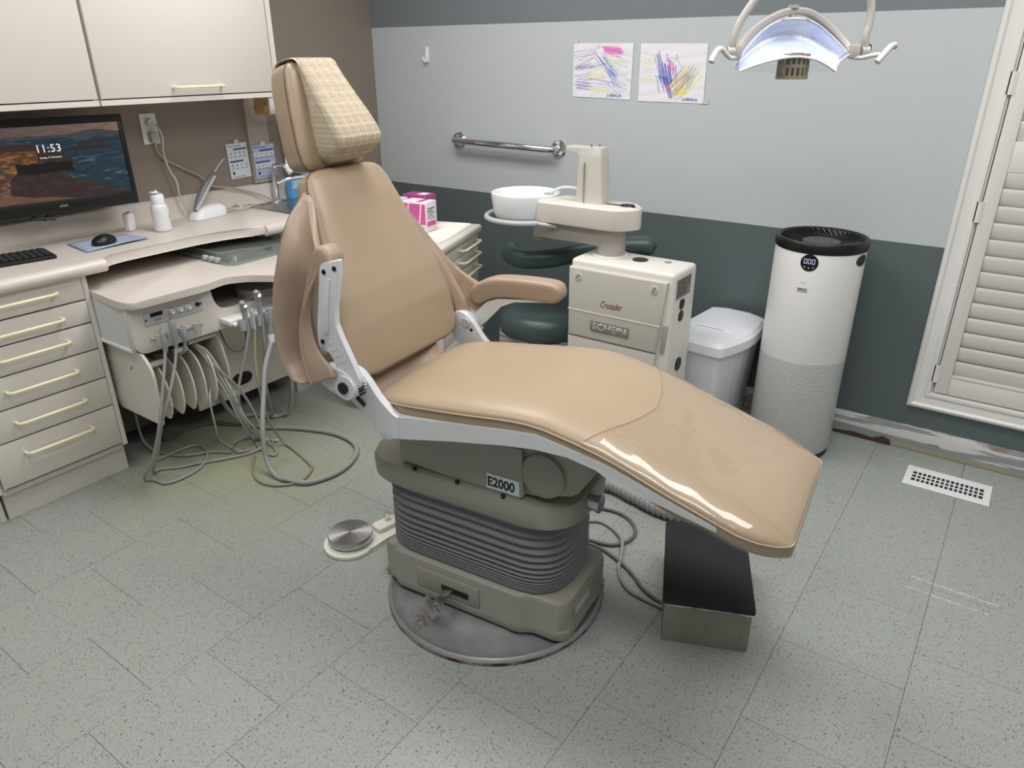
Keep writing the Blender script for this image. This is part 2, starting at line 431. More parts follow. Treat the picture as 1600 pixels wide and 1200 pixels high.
def text_bm(s, height, width=None, ext=.0004, shear=0.0, spacing=1.0, bold=0.0):
    c = bpy.data.curves.new('t', 'FONT'); c.body = s; c.size = 1; c.extrude = 0; c.shear = shear; c.space_character = spacing; c.resolution_u = 3; c.offset = bold
    o = bpy.data.objects.new('t', c); COL.objects.link(o)
    me = bpy.data.meshes.new_from_object(o.evaluated_get(bpy.context.evaluated_depsgraph_get()))
    bpy.data.objects.remove(o); bpy.data.curves.remove(c)
    bm = BM(); bm.from_mesh(me); bpy.data.meshes.remove(me)
    xs = [v.co.x for v in bm.verts]; ys = [v.co.y for v in bm.verts]
    x0, x1, y0, y1 = min(xs), max(xs), min(ys), max(ys)
    sy = height/(y1-y0); sx = sy if width is None else width/(x1-x0)
    xf(bm, Matrix.Diagonal((sx, sy, 1, 1)) @ Matrix.Translation((-(x0+x1)/2, -(y0+y1)/2, 0)))
    g = bmesh.ops.extrude_face_region(bm, geom=list(bm.faces))
    bmesh.ops.translate(bm, verts=[v for v in g['geom'] if isinstance(v, bmesh.types.BMVert)], vec=(0, 0, ext))
    return bm
def frame(o, x, y):
    """matrix whose local x, y run along x, y (z = outward normal), at o"""
    x = Vector(x).normalized(); y = Vector(y); y = (y-x*y.dot(x)).normalized(); z = x.cross(y)
    M = Matrix((x, y, z)).transposed().to_4x4(); M.translation = o; return M
def text(name, s, m, parent, M, height, width=None, **kw):
    return obj(name, xf(text_bm(s, height, width, **kw), M), m, parent, flat=True)

# ================================================================ SETTING
XL, XR, YB, YF, ZC = -3.005, 1.75, 2.985, -1.45, 2.44
T = .3093
fl = struct('floor', box(XL-.1, XR+.1, YF-.1, YB+.1, -.10, -.0022), 'tile_joint', 'floor of speckled grey green vinyl tiles laid in staggered columns', 'floor')
tb = BM(); rbox(tb, -T/2+.00045, T/2-.00045, -T/2+.00045, T/2-.00045, -.004, 0, .0004, 1)
tile0 = None
for i in range(-10, 7):
    xc = -.279-T/2+T*(i+1)
    off = .716+T/2 if (round((xc+T/2+.279)/T) % 2 == 0) else .716
    lo_x, hi_x = max(xc-T/2, XL), min(xc+T/2, XR)
    if hi_x-lo_x < .02: continue
    for j in range(-9, 10):
        yc = off+T/2+T*j
        lo_y, hi_y = max(yc-T/2, YF), min(yc+T/2, YB)
        if hi_y-lo_y < .02: continue
        if hi_x-lo_x > T-.001 and hi_y-lo_y > T-.001:
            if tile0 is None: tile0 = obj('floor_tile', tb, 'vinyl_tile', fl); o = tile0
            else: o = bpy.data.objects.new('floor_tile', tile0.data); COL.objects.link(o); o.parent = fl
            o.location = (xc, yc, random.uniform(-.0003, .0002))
        else:
            cx, cy = (lo_x+hi_x)/2, (lo_y+hi_y)/2
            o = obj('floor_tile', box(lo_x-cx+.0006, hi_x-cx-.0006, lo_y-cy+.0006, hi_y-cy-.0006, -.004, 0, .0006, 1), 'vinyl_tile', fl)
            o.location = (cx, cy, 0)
struct('wall_left', box(XL-.12, XL, YF-.12, YB+.12, 0, ZC), 'wall_brown', 'taupe brown painted wall behind the cabinets and worktop', 'wall')
WX0, WX1, WZ0, WZ1 = -.15, .85, .255, 2.06
bm = BM()
rbox(bm, XL, WX0, YB, YB+.12, 0, ZC); rbox(bm, WX1, XR, YB, YB+.12, 0, ZC)
rbox(bm, WX0, WX1, YB, YB+.12, 0, WZ0); rbox(bm, WX0, WX1, YB, YB+.12, WZ1, ZC)
struct('wall_back', bm, 'wall_striped', 'wall painted dark grey with a wide pale grey stripe', 'wall')
struct('wall_right', box(XR, XR+.12, YF-.12, YB+.12, 0, ZC), 'wall_plain', 'pale grey side wall right of the window', 'wall')
struct('wall_front', box(XL, XR, YF-.12, YF, 0, ZC), 'wall_plain', 'pale grey wall behind the viewer', 'wall')
struct('ceiling', box(XL-.1, XR+.1, YF-.1, YB+.1, ZC, ZC+.1), 'ceiling_white', 'plain white ceiling', 'ceiling')
# scraped strip at the foot of the back wall
bm = BM(); rows = []
for i in range(121):
    x = -2.2+i*(XR+2.2)/120; h = .104+random.uniform(-.0015, .0015)
    rows.append([Vector((x, YB, 0)), Vector((x, YB-.004, .002)), Vector((x, YB-.004-random.uniform(0, .002), .022)),
                 Vector((x, YB-.003-random.uniform(0, .001), .05)), Vector((x, YB-.0025, h-.004)), Vector((x, YB, h))])
loft(bm, rows, cap=False, closed=False)
bb = struct('baseboard_back', bm, 'scraped', 'scraped strip of bare plaster where the baseboard was pulled off', 'baseboard')
for x0, x1, hh in ((-.455, -.30, .020), (-.30, -.235, .032), (-1.9, -1.62, .03), (-.80, -.74, .02)):
    P = [(x0, .001), (x1, .001), (x1-.004, hh*.7), ((x0+x1)/2, hh), (x0+(x1-x0)*.25, hh*.7), (x0, hh*.55)]
    obj('exposed_wood', prism(BM(), P, YB-.012, YB-.002, 'xz'), 'brownwood', bb)

# window with louvred shutter
win = tag(bpy.data.objects.new('window_1', None), 'window closed by a white louvred shutter in moulded casing', 'window', None, 'structure'); COL.objects.link(win)
prof = [(0, 0), (0, .014), (.008, .021), (.014, .022), (.022, .015), (.048, .012), (.056, .018), (.066, .018), (.07, .008), (.07, 0)]
def casing(p0, p1, inx, side):
    # moulded length from p0 to p1 (x,z); profile grows inwards along inx; mitred
    bm = BM(); d = (Vector(p1)-Vector(p0)).normalized(); rings = []
    for p, s in ((p0, 1), (p1, -1)):
        rings.append([Vector((p[0]+inx[0]*a+d.x*a*s, YB-b, p[1]+inx[1]*a+d.y*a*s)) for a, b in prof])
    loft(bm, rings); return bm
cx0, cx1, cz0, cz1 = -.212, .912, .192, 2.12
for a, b, i in (((cx0, cz0), (cx0, cz1), (1, 0)), ((cx1, cz0), (cx1, cz1), (-1, 0)), ((cx0, cz0), (cx1, cz0), (0, 1)), ((cx0, cz1), (cx1, cz1), (0, -1))):
    obj('casing', casing(a, b, i, 0), 'casing', win, ang=20)
obj('window_pane', box(WX0, WX1, YB+.085, YB+.09, WZ0, WZ1), 'window_glass', win)
fr = BM(); y0, y1 = YB-.004, YB+.03
for (a, b, c, d) in ((WX0, WX0+.012, WZ0, WZ1), (WX1-.012, WX1, WZ0, WZ1)): rbox(fr, a, b, y0, y1+.05, c, d)
for (c, d) in ((WZ0, WZ0+.01), (WZ1-.01, WZ1)): rbox(fr, WX0, WX1, y0, y1+.05, c, d)
obj('jamb', fr, 'casing', win)
SX0, SX1 = WX0+.016, WX1-.016
sh = obj('shutter_frame', box(SX0, SX0+.046, YB-.014, YB+.014, WZ0+.014, WZ1-.014, .003), 'shutter', win)
obj('stile', box(SX1-.046, SX1, YB-.014, YB+.014, WZ0+.014, WZ1-.014, .003), 'shutter', win)
obj('stile', box(.32, .38, YB-.014, YB+.014, WZ0+.014, WZ1-.014, .003), 'shutter', win)
for z0, z1 in ((WZ0+.014, .342), (1.086, 1.184), (WZ1-.10, WZ1-.014)):
    for xa, xb in ((SX0+.046, .32), (.38, SX1-.046)):
        obj('rail', box(xa, xb, YB-.013, YB+.013, z0, z1, .002), 'shutter', win)
        if z0 < .4: obj('bead', box(xa, xb, YB-.016, YB-.01, .338, .350, .003), 'shutter', win)
for xa, xb in ((SX0+.046, .32), (.38, SX1-.046)):
    src = None
    for zc in [.372+.0571*i for i in range(13)]+[1.214+.0571*i for i in range(14)]:
        if src is None:
            P = [(math.cos(t)*.0335, math.sin(t)*.0055) for t in [2*PI*i/14 for i in range(14)]]
            b_ = prism(BM(), [(p[0], p[1]) for p in P], xa-(xa+xb)/2+.001, xb-(xa+xb)/2-.001, 'yz')
            xf(b_, Matrix.Rotation(R(-74), 4, 'X')); src = obj('louver', b_, 'shutter', win); o = src
        else:
            o = bpy.data.objects.new('louver', src.data); COL.objects.link(o); o.parent = win
        o.location = ((xa+xb)/2, YB, zc)
for zc in (.345, .95, 1.36, 1.85):
    h = BM(); cyl(h, (SX0-.004, YB-.016, zc-.035), (SX0-.004, YB-.016, zc+.035), .005, 8); rbox(h, SX0-.016, SX0+.004, YB-.018, YB-.012, zc-.035, zc+.035)
    obj('hinge', h, 'casing', win)

# ================================================================ DENTAL CHAIR
CH = thing('dental_chair', 'large tan leather dental chair with folded arms on a round steel plate', 'dental chair', (-1.039, 1.376, 0), R(5.7))
lo = lambda a, b, z: Vector((a, b, z))
# floor plate
o = obj('floor_plate', lathe(BM(), [(0, .010), (.16, .016), (.205, .016), (.215, .011), (.285, .010), (.300, .013), (.309, .019), (.315, .015), (.319, .006), (.319, 0), (0, 0)], n=96), 'rusty_steel', CH, ang=50)
# base shroud
def base_outline(ins, mid):
    A = .30-ins; be = .146-ins; bm_ = .166-ins+mid
    half = [(-A, -be), (-.262, -be), (-.236, -bm_), (.165, -bm_), (.195, -be), (A, -be)]
    pts = half+[(A, be), (.195, be), (.165, bm_), (-.236, bm_), (-.262, be), (-A, be)]
    rad = [.06, .02, .02, .02, .02, .06, .06, .02, .02, .02, .02, .06]
    return rpoly(pts, rad, 6)
bm = BM(); loft(bm, [[lo(a, b, z) for a, b in base_outline(i, 0)] for z, i in ((.024, .004), (.030, .0), (.052, 0), (.058, .004), (.130, .004), (.142, .008), (.149, .018), (.150, .05))])
base = obj('base_shroud', bm, 'base_grey', CH)
obj('slot_panel', box(-.165, .045, -.168, -.158, .056, .122, .004), 'base_grey', base)
obj('slot', box(-.078, .012, -.1695, -.160, .074, .094, .001), 'black', base)
lev = obj('release_pedal', box(-.062, -.038, -.235, -.15, .078, .088, .002), 'steel', CH)
bm = BM(); rbox(bm, -.032, .032, -.004, .004, -.016, .016, .003); xf(bm, Matrix.Translation((-.064, -.24, .075)) @ Matrix.Rotation(R(-16), 4, 'Z') @ Matrix.Rotation(R(-28), 4, 'X') @ Matrix.Rotation(R(22), 4, 'Y'))
obj('pedal_pad', bm, 'steel', lev)
for a, b in ((-.285, -.147), (.302, -.09), (.302, .10)):
    q = (a-.002, b-.001, .05) if a < 0 else (a-.003, b, .05)
    d = (0, -.005, 0) if a < 0 else (.005, 0, 0)
    obj('screw', cyl(BM(), q, (q[0]+d[0], q[1]+d[1], q[2]), .006, 10), 'steel', base)
obj('nameplate', box(.296, .300, -.10, .07, .085, .118, 0), 'plate_grey', base)
obj('nameplate', box(.297, .3012, -.09, .0, .090, .112, 0), 'light_grey', base)
# bellows
def stadium(a0, a1, bh, r, n=8): return rpoly([(a0, -bh), (a1, -bh), (a1, bh), (a0, bh)], r, n)
zr = [.366, .337, .309, .283, .260, .239, .221, .206, .194, .184, .176, .169, .163, .158]
prof = []
for i, z in enumerate(zr):
    g = (zr[i]-zr[i+1]) if i < len(zr)-1 else .006
    prof += [(z, -.001), (z-g*.18, 0), (z-g*.42, -.004), (z-g*.62, -.013), (z-g*.78, -.011)]
prof = [(.385, -.012)]+prof+[(.146, -.012)]
bm = BM(); loft(bm, [[lo(a, b, z) for a, b in stadium(-.305-o_, .268+o_, .148+o_, .13)] for z, o_ in prof])
obj('bellows', bm, 'bellows', CH, ang=60)
# flange
bm = BM(); loft(bm, [[lo(a, b, z) for a, b in stadium(-.340-o_, .298+o_, .160+o_, .135)] for z, o_ in ((.372, -.02), (.372, 0), (.378, .004), (.424, .006), (.437, .001), (.443, -.009), (.443, -.05))])
fla = obj('column_flange', bm, 'base_grey', CH)
for a in (-.152, -.016, .121): obj('screw', cyl(BM(), (a, -.158, .440), (a, -.158, .447), .006, 10), 'black', fla)
k_ = obj('side_knob', cyl(BM(), (.30, -.03, .415), (.325, -.03, .415), .022, 20), 'steel', CH)
obj('knob_rim', cyl(BM(), (.325, -.03, .415), (.333, -.03, .415), .025, 20), 'steel', k_)
# motor housing
hp = rpoly([(-.215, .448), (-.215, .53), (-.16, .60), (.25, .63), (.33, .60), (.352, .565), (.31, .49), (.20, .455)], [.008, .02, .02, .02, .02, .01, .01, .02], 4)
hs = obj('motor_housing', prism(BM(), hp, -.134, .134, 'xz', .006), 'base_grey', CH)
hp2 = rpoly([(-.205, .450), (-.205, .57), (.168, .585), (.173, .452), (.166, .4445), (-.02, .4445)], .004, 3)
cov = obj('housing_cover', prism(BM(), hp2, -.149, -.12, 'xz', .004), 'base_grey', hs)
bm = BM(); lathe(bm, [(0, .032), (.048, .032), (.058, .026), (.061, .016), (.061, 0), (0, 0)], (.222, -.118, .522), 40, Matrix.Rotation(R(90), 4, 'X')); obj('pivot_lug', bm, 'base_grey', hs)
M = frame((.116, -.1495, .472), (1, 0, .0), (0, 0, 1))
lab = obj('model_plate', xf(box(-.047, .047, -.022, .022, 0, .002, .0006, 1), M), 'poster_paper', hs)
text('lettering', 'E2000', 'black', hs, M @ Matrix.Translation((-.004, 0, .0021)), .028, .078, bold=.03)
# seat frame (white skirt)
WT = [(-.226, .165), (-.218, .195), (-.205, .214), (-.18, .224), (-.1, .233), (.1, .236), (.70, .234), (.735, .226), (.765, .212), (.785, .200), (.797, .190), (.803, .176)]
def sw(a): return lerp_tab(WT, a)[1]
ST = [(-.20, .628, .566), (-.158, .640, .577), (.038, .663, .615), (.168, .681, .641), (.25, .690, .653), (.328, .677, .655), (.396, .665, .643), (.441, .654, .621), (.567, .614, .596), (.661, .586, .576)]
st = []
for a, zt, zl in resample(ST, 24):
    wf = sw(a)+.003 if a > .02 else .239+.012*min(1, (.02-a)/.2)
    st.append([lo(a, s*wf, z) for s, z in ((-1, zl), (-1, zt), (1, zt), (1, zl))])
bm = loft(BM(), st)
sf = obj('seat_frame', bm, 'white_metal', CH, ang=40)
arm_poly = rpoly([(-.27, .752), (-.236, .752), (-.205, .722), (-.176, .682), (-.135, .648), (-.12, .646), (-.12, .586), (-.170, .570), (-.197, .605), (-.216, .628), (-.25, .645), (-.288, .68), (-.293, .72)], [.02, .02, .01, .02, .01, 0, 0, .01, .02, .02, .02, .02, .02], 4)
for s in (-1, 1):
    b0, b1 = sorted((s*.230, s*.2505))
    hb = obj('hinge_arm', prism(BM(), arm_poly, b0, b1, 'xz', .003), 'white_metal', CH)
    bm = BM(); pts = rpoly([(-.326, .722), (-.318, .758), (-.250, .757), (-.210, .731), (-.206, .699), (-.238, .677), (-.313, .703)], [.012, .02, .02, .03, .03, .03, .015], 5)
    b0, b1 = sorted((s*.251, s*.290)); prism(bm, pts, b0, b1, 'xz', .005)
    obj('hinge_bracket', bm, 'white_metal', hb)
    bm = BM(); cyl(bm, (-.240, s*.290, .715), (-.240, s*.296, .715), .031, 28); obj('hinge_boss', bm, 'white_metal', hb)
    bm = BM(); cyl(bm, (-.242, s*.296, .715), (-.242, s*.301, .715), .015, 24); obj('hinge_cap', bm, 'dark' if s < 0 else 'light_grey', hb)
    if s < 0:
        bm = BM(); cyl(bm, (-.222, -.215, .655), (-.222, -.228, .655), .020, 20); obj('pivot_wheel', bm, 'black', hb)
        bm = BM(); tube(bm, [(-.243, -.2515, .672), (-.219, -.2515, .655)], .006, 8); obj('slot', bm, 'black', hb)
        bm = BM()
        for i in range(4): rbox(bm, -.209+.001*i, -.204+.001*i, -.284, -.262, .722-.008*i, .726-.008*i, .001)
        obj('ratchet_teeth', bm, 'black', hb)
    else:
        bm = BM(); cyl(bm, (-.229, .231, .723), (-.229, .222, .723), .013, 20); obj('hinge_bolt', bm, 'light_grey', hb)
        bm = BM(); cyl(bm, (-.212, .231, .701), (-.212, .2285, .701), .005, 12); obj('bolt_hole', bm, 'black', hb)
obj('support_bar', xf(box(-.08, .08, -.09, .09, -.014, .014, .004), Matrix.Translation((.44, 0, .588)) @ Matrix.Rotation(R(16), 4, 'Y')), 'base_grey', CH)
# seat cushion
SEAM = [(-.226, .660), (-.19, .663), (-.1, .673), (.038, .688), (.168, .705), (.246, .711), (.304, .700), (.36, .690), (.436, .671), (.496, .649), (.552, .628), (.622, .607), (.674, .589), (.73, .573), (.775, .561), (.803, .560)]
def seam(a): return lerp_tab(SEAM, a)[1]
CR = [(-.226, .006), (-.210, .018), (-.16, .028), (.05, .033), (.3, .030), (.6, .032), (.72, .030), (.76, .026), (.785, .016), (.797, .008), (.803, .003)]
def crown(a): return lerp_tab(CR, a)[1]
AS = [-.225, -.220, -.210, -.195, -.17]+[-.13+.04*i for i in range(21)]+[.70, .72, .74, .755, .77, .782, .79, .797, .802]
st = []
for a in AS:
    z = sum(seam(a+d) for d in (-.03, 0, .03))/3
    st.append((a, sw(a), z, z-(.048 if a < .6 else .036), crown(a)))
cu = obj('seat_cushion', pad(BM(), st, lambda a, b, n: lo(a, b, n), 24), 'leather', CH, ang=60)
def edge_path(st, f, off=.002, us=None):
    A = [f(u, -w-off, zs) for u, w, zs, zl, h in st]; B = [f(u, w+off, zs) for u, w, zs, zl, h in st]
    return A+B[::-1]
obj('piping', tube(BM(), edge_path(st, lo), .0022, 6, closed=True), 'piping', cu)
# clear plastic sleeve over the toe end
rows = []
for i in range(40):
    rows.append([])
def top_pt(a, v, off):
    """v in -1..1 over the cushion from seam to seam"""
    z = sum(seam(a+d) for d in (-.03, 0, .03))/3; w_ = sw(a)+off; th = PI*(v+1)/2; c = -math.cos(th)
    return lo(a, w_*math.copysign(abs(c)**.5, c), z+(crown(a)+off)*math.sin(th)**(1/1.1))
rows = []; rnd = random.Random(3)
for i in range(31):
    t = i/30; row = []
    zz_ = lambda a: sum(seam(a+d) for d in (-.03, 0, .03))/3
    for j in range(29):
        v = -1+2*j/28; th = PI*(v+1)/2; x = abs(math.cos(th))**.5
        a0 = .445-.085*x**1.6; a = a0+(.8035-a0)*t
        p = top_pt(a, v, .0022+.0010*math.sin(a*60+v*7)*(1-.3*t)+rnd.uniform(0, .0004)); row.append(p)
    lowl = [lo(row[0].x, -sw(row[0].x)-.004, zz_(row[0].x)-.03)]; lowr = [lo(row[-1].x, sw(row[-1].x)+.004, zz_(row[-1].x)-.03)]
    rows.append(lowl+row+lowr)
e = rows[-1]; rows.append([p+Vector((.005, 0, -.008)) for p in e]); rows.append([lo(p.x+.002, p.y, .520+.005*math.sin(p.y*40)) for p in e])
bm = BM(); loft(bm, rows, cap=False, closed=False)
pc = obj('plastic_sleeve', bm, 'clear_cover', CH, ang=80); pc['label'] = 'clear plastic sleeve over the foot end'
obj('sleeve_hem', tube(BM(), rows[0][1:-1], .0006, 5), 'leather', pc)
# backrest
TB = R(22); BO = Vector((-.25, 0, .70))
def fb(s, b, n): return Vector((BO.x-s*math.sin(TB)+n*math.cos(TB), b, BO.z+s*math.cos(TB)+n*math.sin(TB)))
bst = [(.0, .150, 0, -.05, .002), (.006, .185, 0, -.052, .006), (.018, .208, 0, -.056, .010), (.04, .222, 0, -.06, .017), (.08, .229, 0, -.06, .027), (.13, .231, 0, -.06, .036),
       (.21, .222, 0, -.06, .040), (.31, .195, 0, -.058, .035), (.43, .165, 0, -.055, .028), (.48, .152, 0, -.052, .022), (.505, .140, 0, -.05, .016), (.518, .122, 0, -.05, .010), (.524, .095, 0, -.048, .003)]
bk = obj('backrest', pad(BM(), resample(bst, 22), fb, 24), 'leather', CH, ang=60)
obj('piping', tube(BM(), edge_path(bst, fb, .0012), .0022, 6, closed=True), 'piping_dark', bk)
obj('rear_shell', pad(BM(), [(u, w-.012, -.052, -.03, .035) for u, w, a, b, h in bst][2:-1], lambda s, b, n: fb(s, b, -.085-n-.0), 12), 'leather_dark', bk, ang=60)
# lower drape between backrest and seat
rows = []
for i in range(11):
    b = -.222+.33*i/10; e_ = .05*max(0, (i-7)/3)**2
    rows.append([fb(.05, b, -.055), fb(.005, b, -.045), lo(-.268, b, .655+e_), lo(-.235, b, .625+e_), lo(-.21, b, .600+e_)])
bm = BM(); loft(bm, rows, cap=False, closed=False)
mod(obj('lumbar_drape', bm, 'leather_dark', CH, ang=60), 'SOLIDIFY', thickness=.006)
# headrest
TH = R(12.5); HO = Vector((-.467, 0, 1.182))
def fh(s, b, n): return Vector((HO.x-s*math.sin(TH)+n*math.cos(TH), b, HO.z+s*math.cos(TH)+n*math.sin(TH)))
hst = [(0, .085, 0, -.055, .004), (.006, .105, 0, -.058, .010), (.02, .115, 0, -.062, .016), (.06, .119, 0, -.062, .02), (.14, .112, 0, -.062, .02), (.2, .103, 0, -.062, .02), (.235, .094, 0, -.06, .018), (.25, .084, 0, -.058, .012), (.257, .066, 0, -.05, .005)]
hd = obj('headrest', pad(BM(), resample(hst, 16), fh, 20), 'leather', CH, ang=60)
obj('piping', tube(BM(), edge_path(hst, fh, .0010), .0020, 6, closed=True), 'piping_dark', hd)
obj('headrest_bar', box(-.53, -.50, -.04, .04, 1.08, 1.25, .006), 'white_metal', hd)
# pillow
pst = [(.010, .040, .020, .012, .003), (.014, .062, .040, .012, .010), (.024, .074, .066, .012, .018), (.040, .080, .088, .012, .022), (.058, .082, .096, .012, .023), (.08, .081, .092, .012, .022), (.12, .077, .078, .012, .019), (.16, .072, .060, .012, .016), (.20, .068, .044, .012, .012), (.235, .065, .030, .012, .008), (.262, .060, .018, .006, .005)]
pi_ = obj('headrest_pillow', pad(BM(), resample(pst, 20), fh, 22, 4.5, 2.4), 'plaid', CH, ang=60); pi_['label'] = 'beige plaid cloth head pillow with strap'
for s in (-1, 1): obj('piping', tube(BM(), [fh(u, s*(w+.0005), zs) for u, w, zs, zl, h in pst[1:]], .0018, 6), 'plaid', pi_)
rows = []
for n_, s_ in ((.030, .225), (.026, .255), (.006, .266), (-.03, .266), (-.058, .262), (-.070, .22), (-.068, .10)):
    rows.append([fh(s_, b, n_) for b in (-.070, -.035, 0, .035, .070)])
bm = BM(); loft(bm, rows, cap=False, closed=False)
mod(mod(obj('strap', bm, 'plaid', pi_), 'SOLIDIFY', thickness=.005, offset=0), 'SUBSURF', levels=1, render_levels=2)
# arms: shapes in the raised pose, relative to the hinge
ARM = {-1: dict(pad=[(-.092, .302), (-.08, .325), (-.05, .341), (-.02, .347), (.002, .343), (.016, .328), (.005, .30), (-.03, .27), (-.04, .20), (-.045, .12), (-.06, .08), (-.10, .10), (-.118, .18), (-.106, .25)],
                br=[(-.033, .305), (.026, .323), (.018, .278), (-.003, .199), (-.006, .163), (.007, .129), (.034, .073), (.053, .029), (.04, -.01), (.0, -.01), (-.01, .04), (-.026, .073), (-.036, .092), (-.057, .087), (-.069, .094), (-.065, .148), (-.042, .259)]),
       1: dict(pad=[(.024, .112), (.045, .125), (.075, .142), (.113, .152), (.17, .165), (.24, .168), (.29, .166), (.312, .15), (.307, .13), (.28, .115), (.19, .103), (.112, .094), (.06, .078), (.035, .085)],
                br=[(.285, .113), (.19, .100), (.11, .090), (.07, .074), (.03, .033), (-.01, .0), (.02, -.02), (.055, .0), (.118, .066), (.165, .088), (.28, .104)])}
def make_arm(s):
    rotm = lambda p: (-.252+p[0], .708+p[1])
    br = rpoly([rotm(p) for p in ARM[s]['br']], .007, 3); pd = rpoly([rotm(p) for p in ARM[s]['pad']], .03, 5)
    b0, b1 = sorted((s*.220, s*.278) if s < 0 else (s*.258, s*.322)); bc = (b0+b1)/2; bh = (b1-b0)/2
    CL = [(.020, .070), (.045, .096), (.085, .117), (.13, .126), (.20, .131), (.27, .132), (.312, .128)]
    if s < 0: CL = [(x*math.cos(R(66))-z*math.sin(R(66))-.034, x*math.sin(R(66))+z*math.cos(R(66))) for x, z in CL]
    Cn = even(catmull([(rotm(p)[0], bc, rotm(p)[1]) for p in CL], 6), 30); rings = []
    for i, p in enumerate(Cn):
        d = (Cn[min(i+1, 30)]-Cn[max(0, i-1)]).normalized(); n_ = Vector((-d.z, 0, d.x)); t_ = i/30; dist = min(t_*.30/.028, (1-t_)*.30/.034)
        k_ = math.sqrt(max(0.0, 1-(1-min(1, dist))**2)); k_ = .35+.65*k_; th = (.030 if t_ > .12 else .022+.008*t_/.12)
        rings.append([p+n_*(th*k_*math.copysign(abs(math.sin(a))**.42, math.sin(a)))+Vector((0, bh*(.5+.5*k_)*math.copysign(abs(math.cos(a))**.42, math.cos(a)), 0)) for a in [2*PI*(j+.5)/24 for j in range(24)]])
    A_ = obj('armrest', loft(BM(), rings), 'leather_dark', CH, ang=70)
    A_['label'] = 'armrest folded upright' if s < 0 else 'armrest lowered level'
    b0, b1 = sorted((s*.268, s*.284)); B_ = obj('arm_bracket', prism(BM(), br, b0, b1, 'xz', .003), 'white_metal', A_)
    if s < 0:
        for p in ((-.023, .288), (.010, .300), (-.052, .112)):
            q = rotm(p); bm = BM(); cyl(bm, (q[0], b0+.001, q[1]), (q[0], b0-.002, q[1]), .0058, 12); obj('screw', bm, 'black', A_)
        rb = rpoly([rotm(p) for p in ((-.020, .270), (-.004, .275), (-.022, .20), (-.030, .14), (-.044, .13), (-.042, .19))], .006, 3)
        obj('stiffening_rib', prism(BM(), rb, b0-.0025, b0+.004, 'xz', .002), 'white_metal', A_)
        bm = BM()
        for i in range(4):
            for j in range(3):
                q = rotm((-.034+.008*j+.011*i, .106-.013*i+.004*j)); tube(bm, [(q[0]-.003, b0-.0004, q[1]), (q[0]+.002, b0-.0004, q[1]+.003)], .0013, 5)
        obj('embossing', bm, 'white_metal', A_)
    return A_
near = make_arm(-1); far = make_arm(1)
# leather slings from the backrest to the arms
def surf(rows, k):
    g = [catmull(r, k) for r in rows]; cols = [catmull([r[j] for r in g], k) for j in range(len(g[0]))]
    bm = BM(); loft(bm, cols, cap=False, closed=False); return bm, g, cols
def sling(name, rows, th=.005, parent=CH, k=5):
    bm, g, cols = surf(rows, k); o = obj(name, bm, 'leather_creased', parent, ang=80); mod(o, 'SOLIDIFY', thickness=th, offset=0)
    return o
nr = [  # rear edge, outer, valley, slope, ridge, inner
    [(-.425, -.160, 1.145), (-.420, -.172, 1.145), (-.412, -.178, 1.143), (-.405, -.178, 1.142), (-.400, -.176, 1.140), (-.396, -.168, 1.135)],
    [(-.428, -.225, 1.09), (-.415, -.236, 1.085), (-.396, -.222, 1.08), (-.372, -.220, 1.075), (-.352, -.226, 1.07), (-.350, -.214, 1.07)],
    [(-.434, -.265, 1.01), (-.415, -.282, 1.00), (-.380, -.248, .995), (-.338, -.248, 1.0), (-.306, -.268, 1.005), (-.312, -.252, 1.00)],
    [(-.452, -.272, .93), (-.430, -.294, .925), (-.388, -.240, .92), (-.352, -.255, .925), (-.330, -.292, .93), (-.330, -.272, .93)],
    [(-.466, -.272, .86), (-.440, -.296, .85), (-.398, -.236, .845), (-.370, -.265, .855), (-.354, -.300, .86), (-.334, -.284, .858)],
    [(-.464, -.272, .79), (-.436, -.302, .775), (-.400, -.242, .77), (-.372, -.272, .79), (-.352, -.308, .80), (-.312, -.292, .80)],
    [(-.440, -.278, .735), (-.410, -.310, .722), (-.378, -.272, .722), (-.358, -.292, .735), (-.336, -.314, .745), (-.272, -.298, .765)],
    [(-.405, -.285, .710), (-.380, -.308, .702), (-.362, -.300, .704), (-.348, -.308, .710), (-.325, -.314, .716), (-.258, -.298, .742)],
]
sl = sling('arm_sling', nr); sl['label'] = 'sling hanging in a fold beside the raised armrest'
obj('piping', tube(BM(), [Vector(r[4])+Vector((.001, -.0032, 0)) for r in nr[1:]], .0020, 6, k=5), 'piping', sl)
obj('piping', tube(BM(), [Vector(r[0])+Vector((-.001, -.001, 0)) for r in nr], .0020, 6, k=5), 'piping_dark', sl)
fr_ = [
    [(-.405, .178, 1.06), (-.405, .182, 1.063), (-.41, .187, 1.065), (-.412, .19, 1.067)],
    [(-.362, .205, .95), (-.362, .220, .958), (-.366, .236, .966), (-.372, .246, .972)],
    [(-.318, .228, .85), (-.306, .252, .868), (-.318, .266, .872), (-.320, .284, .890)],
    [(-.288, .236, .785), (-.262, .258, .800), (-.292, .272, .815), (-.268, .292, .852)],
    [(-.272, .238, .742), (-.238, .262, .752), (-.268, .274, .776), (-.232, .298, .832)],
    [(-.262, .240, .722), (-.226, .262, .722), (-.240, .280, .752), (-.210, .302, .812)],
    [(-.250, .244, .714), (-.222, .268, .716), (-.206, .286, .742), (-.200, .304, .796)],
]
sl = sling('arm_sling', fr_); sl['label'] = 'sling stretched from the backrest to the lowered armrest'
obj('piping', tube(BM(), [Vector(r[0])+Vector((.003, 0, -.002)) for r in fr_]+[Vector(p) for p in fr_[-1][1:]], .0020, 6, k=5), 'piping_dark', sl)

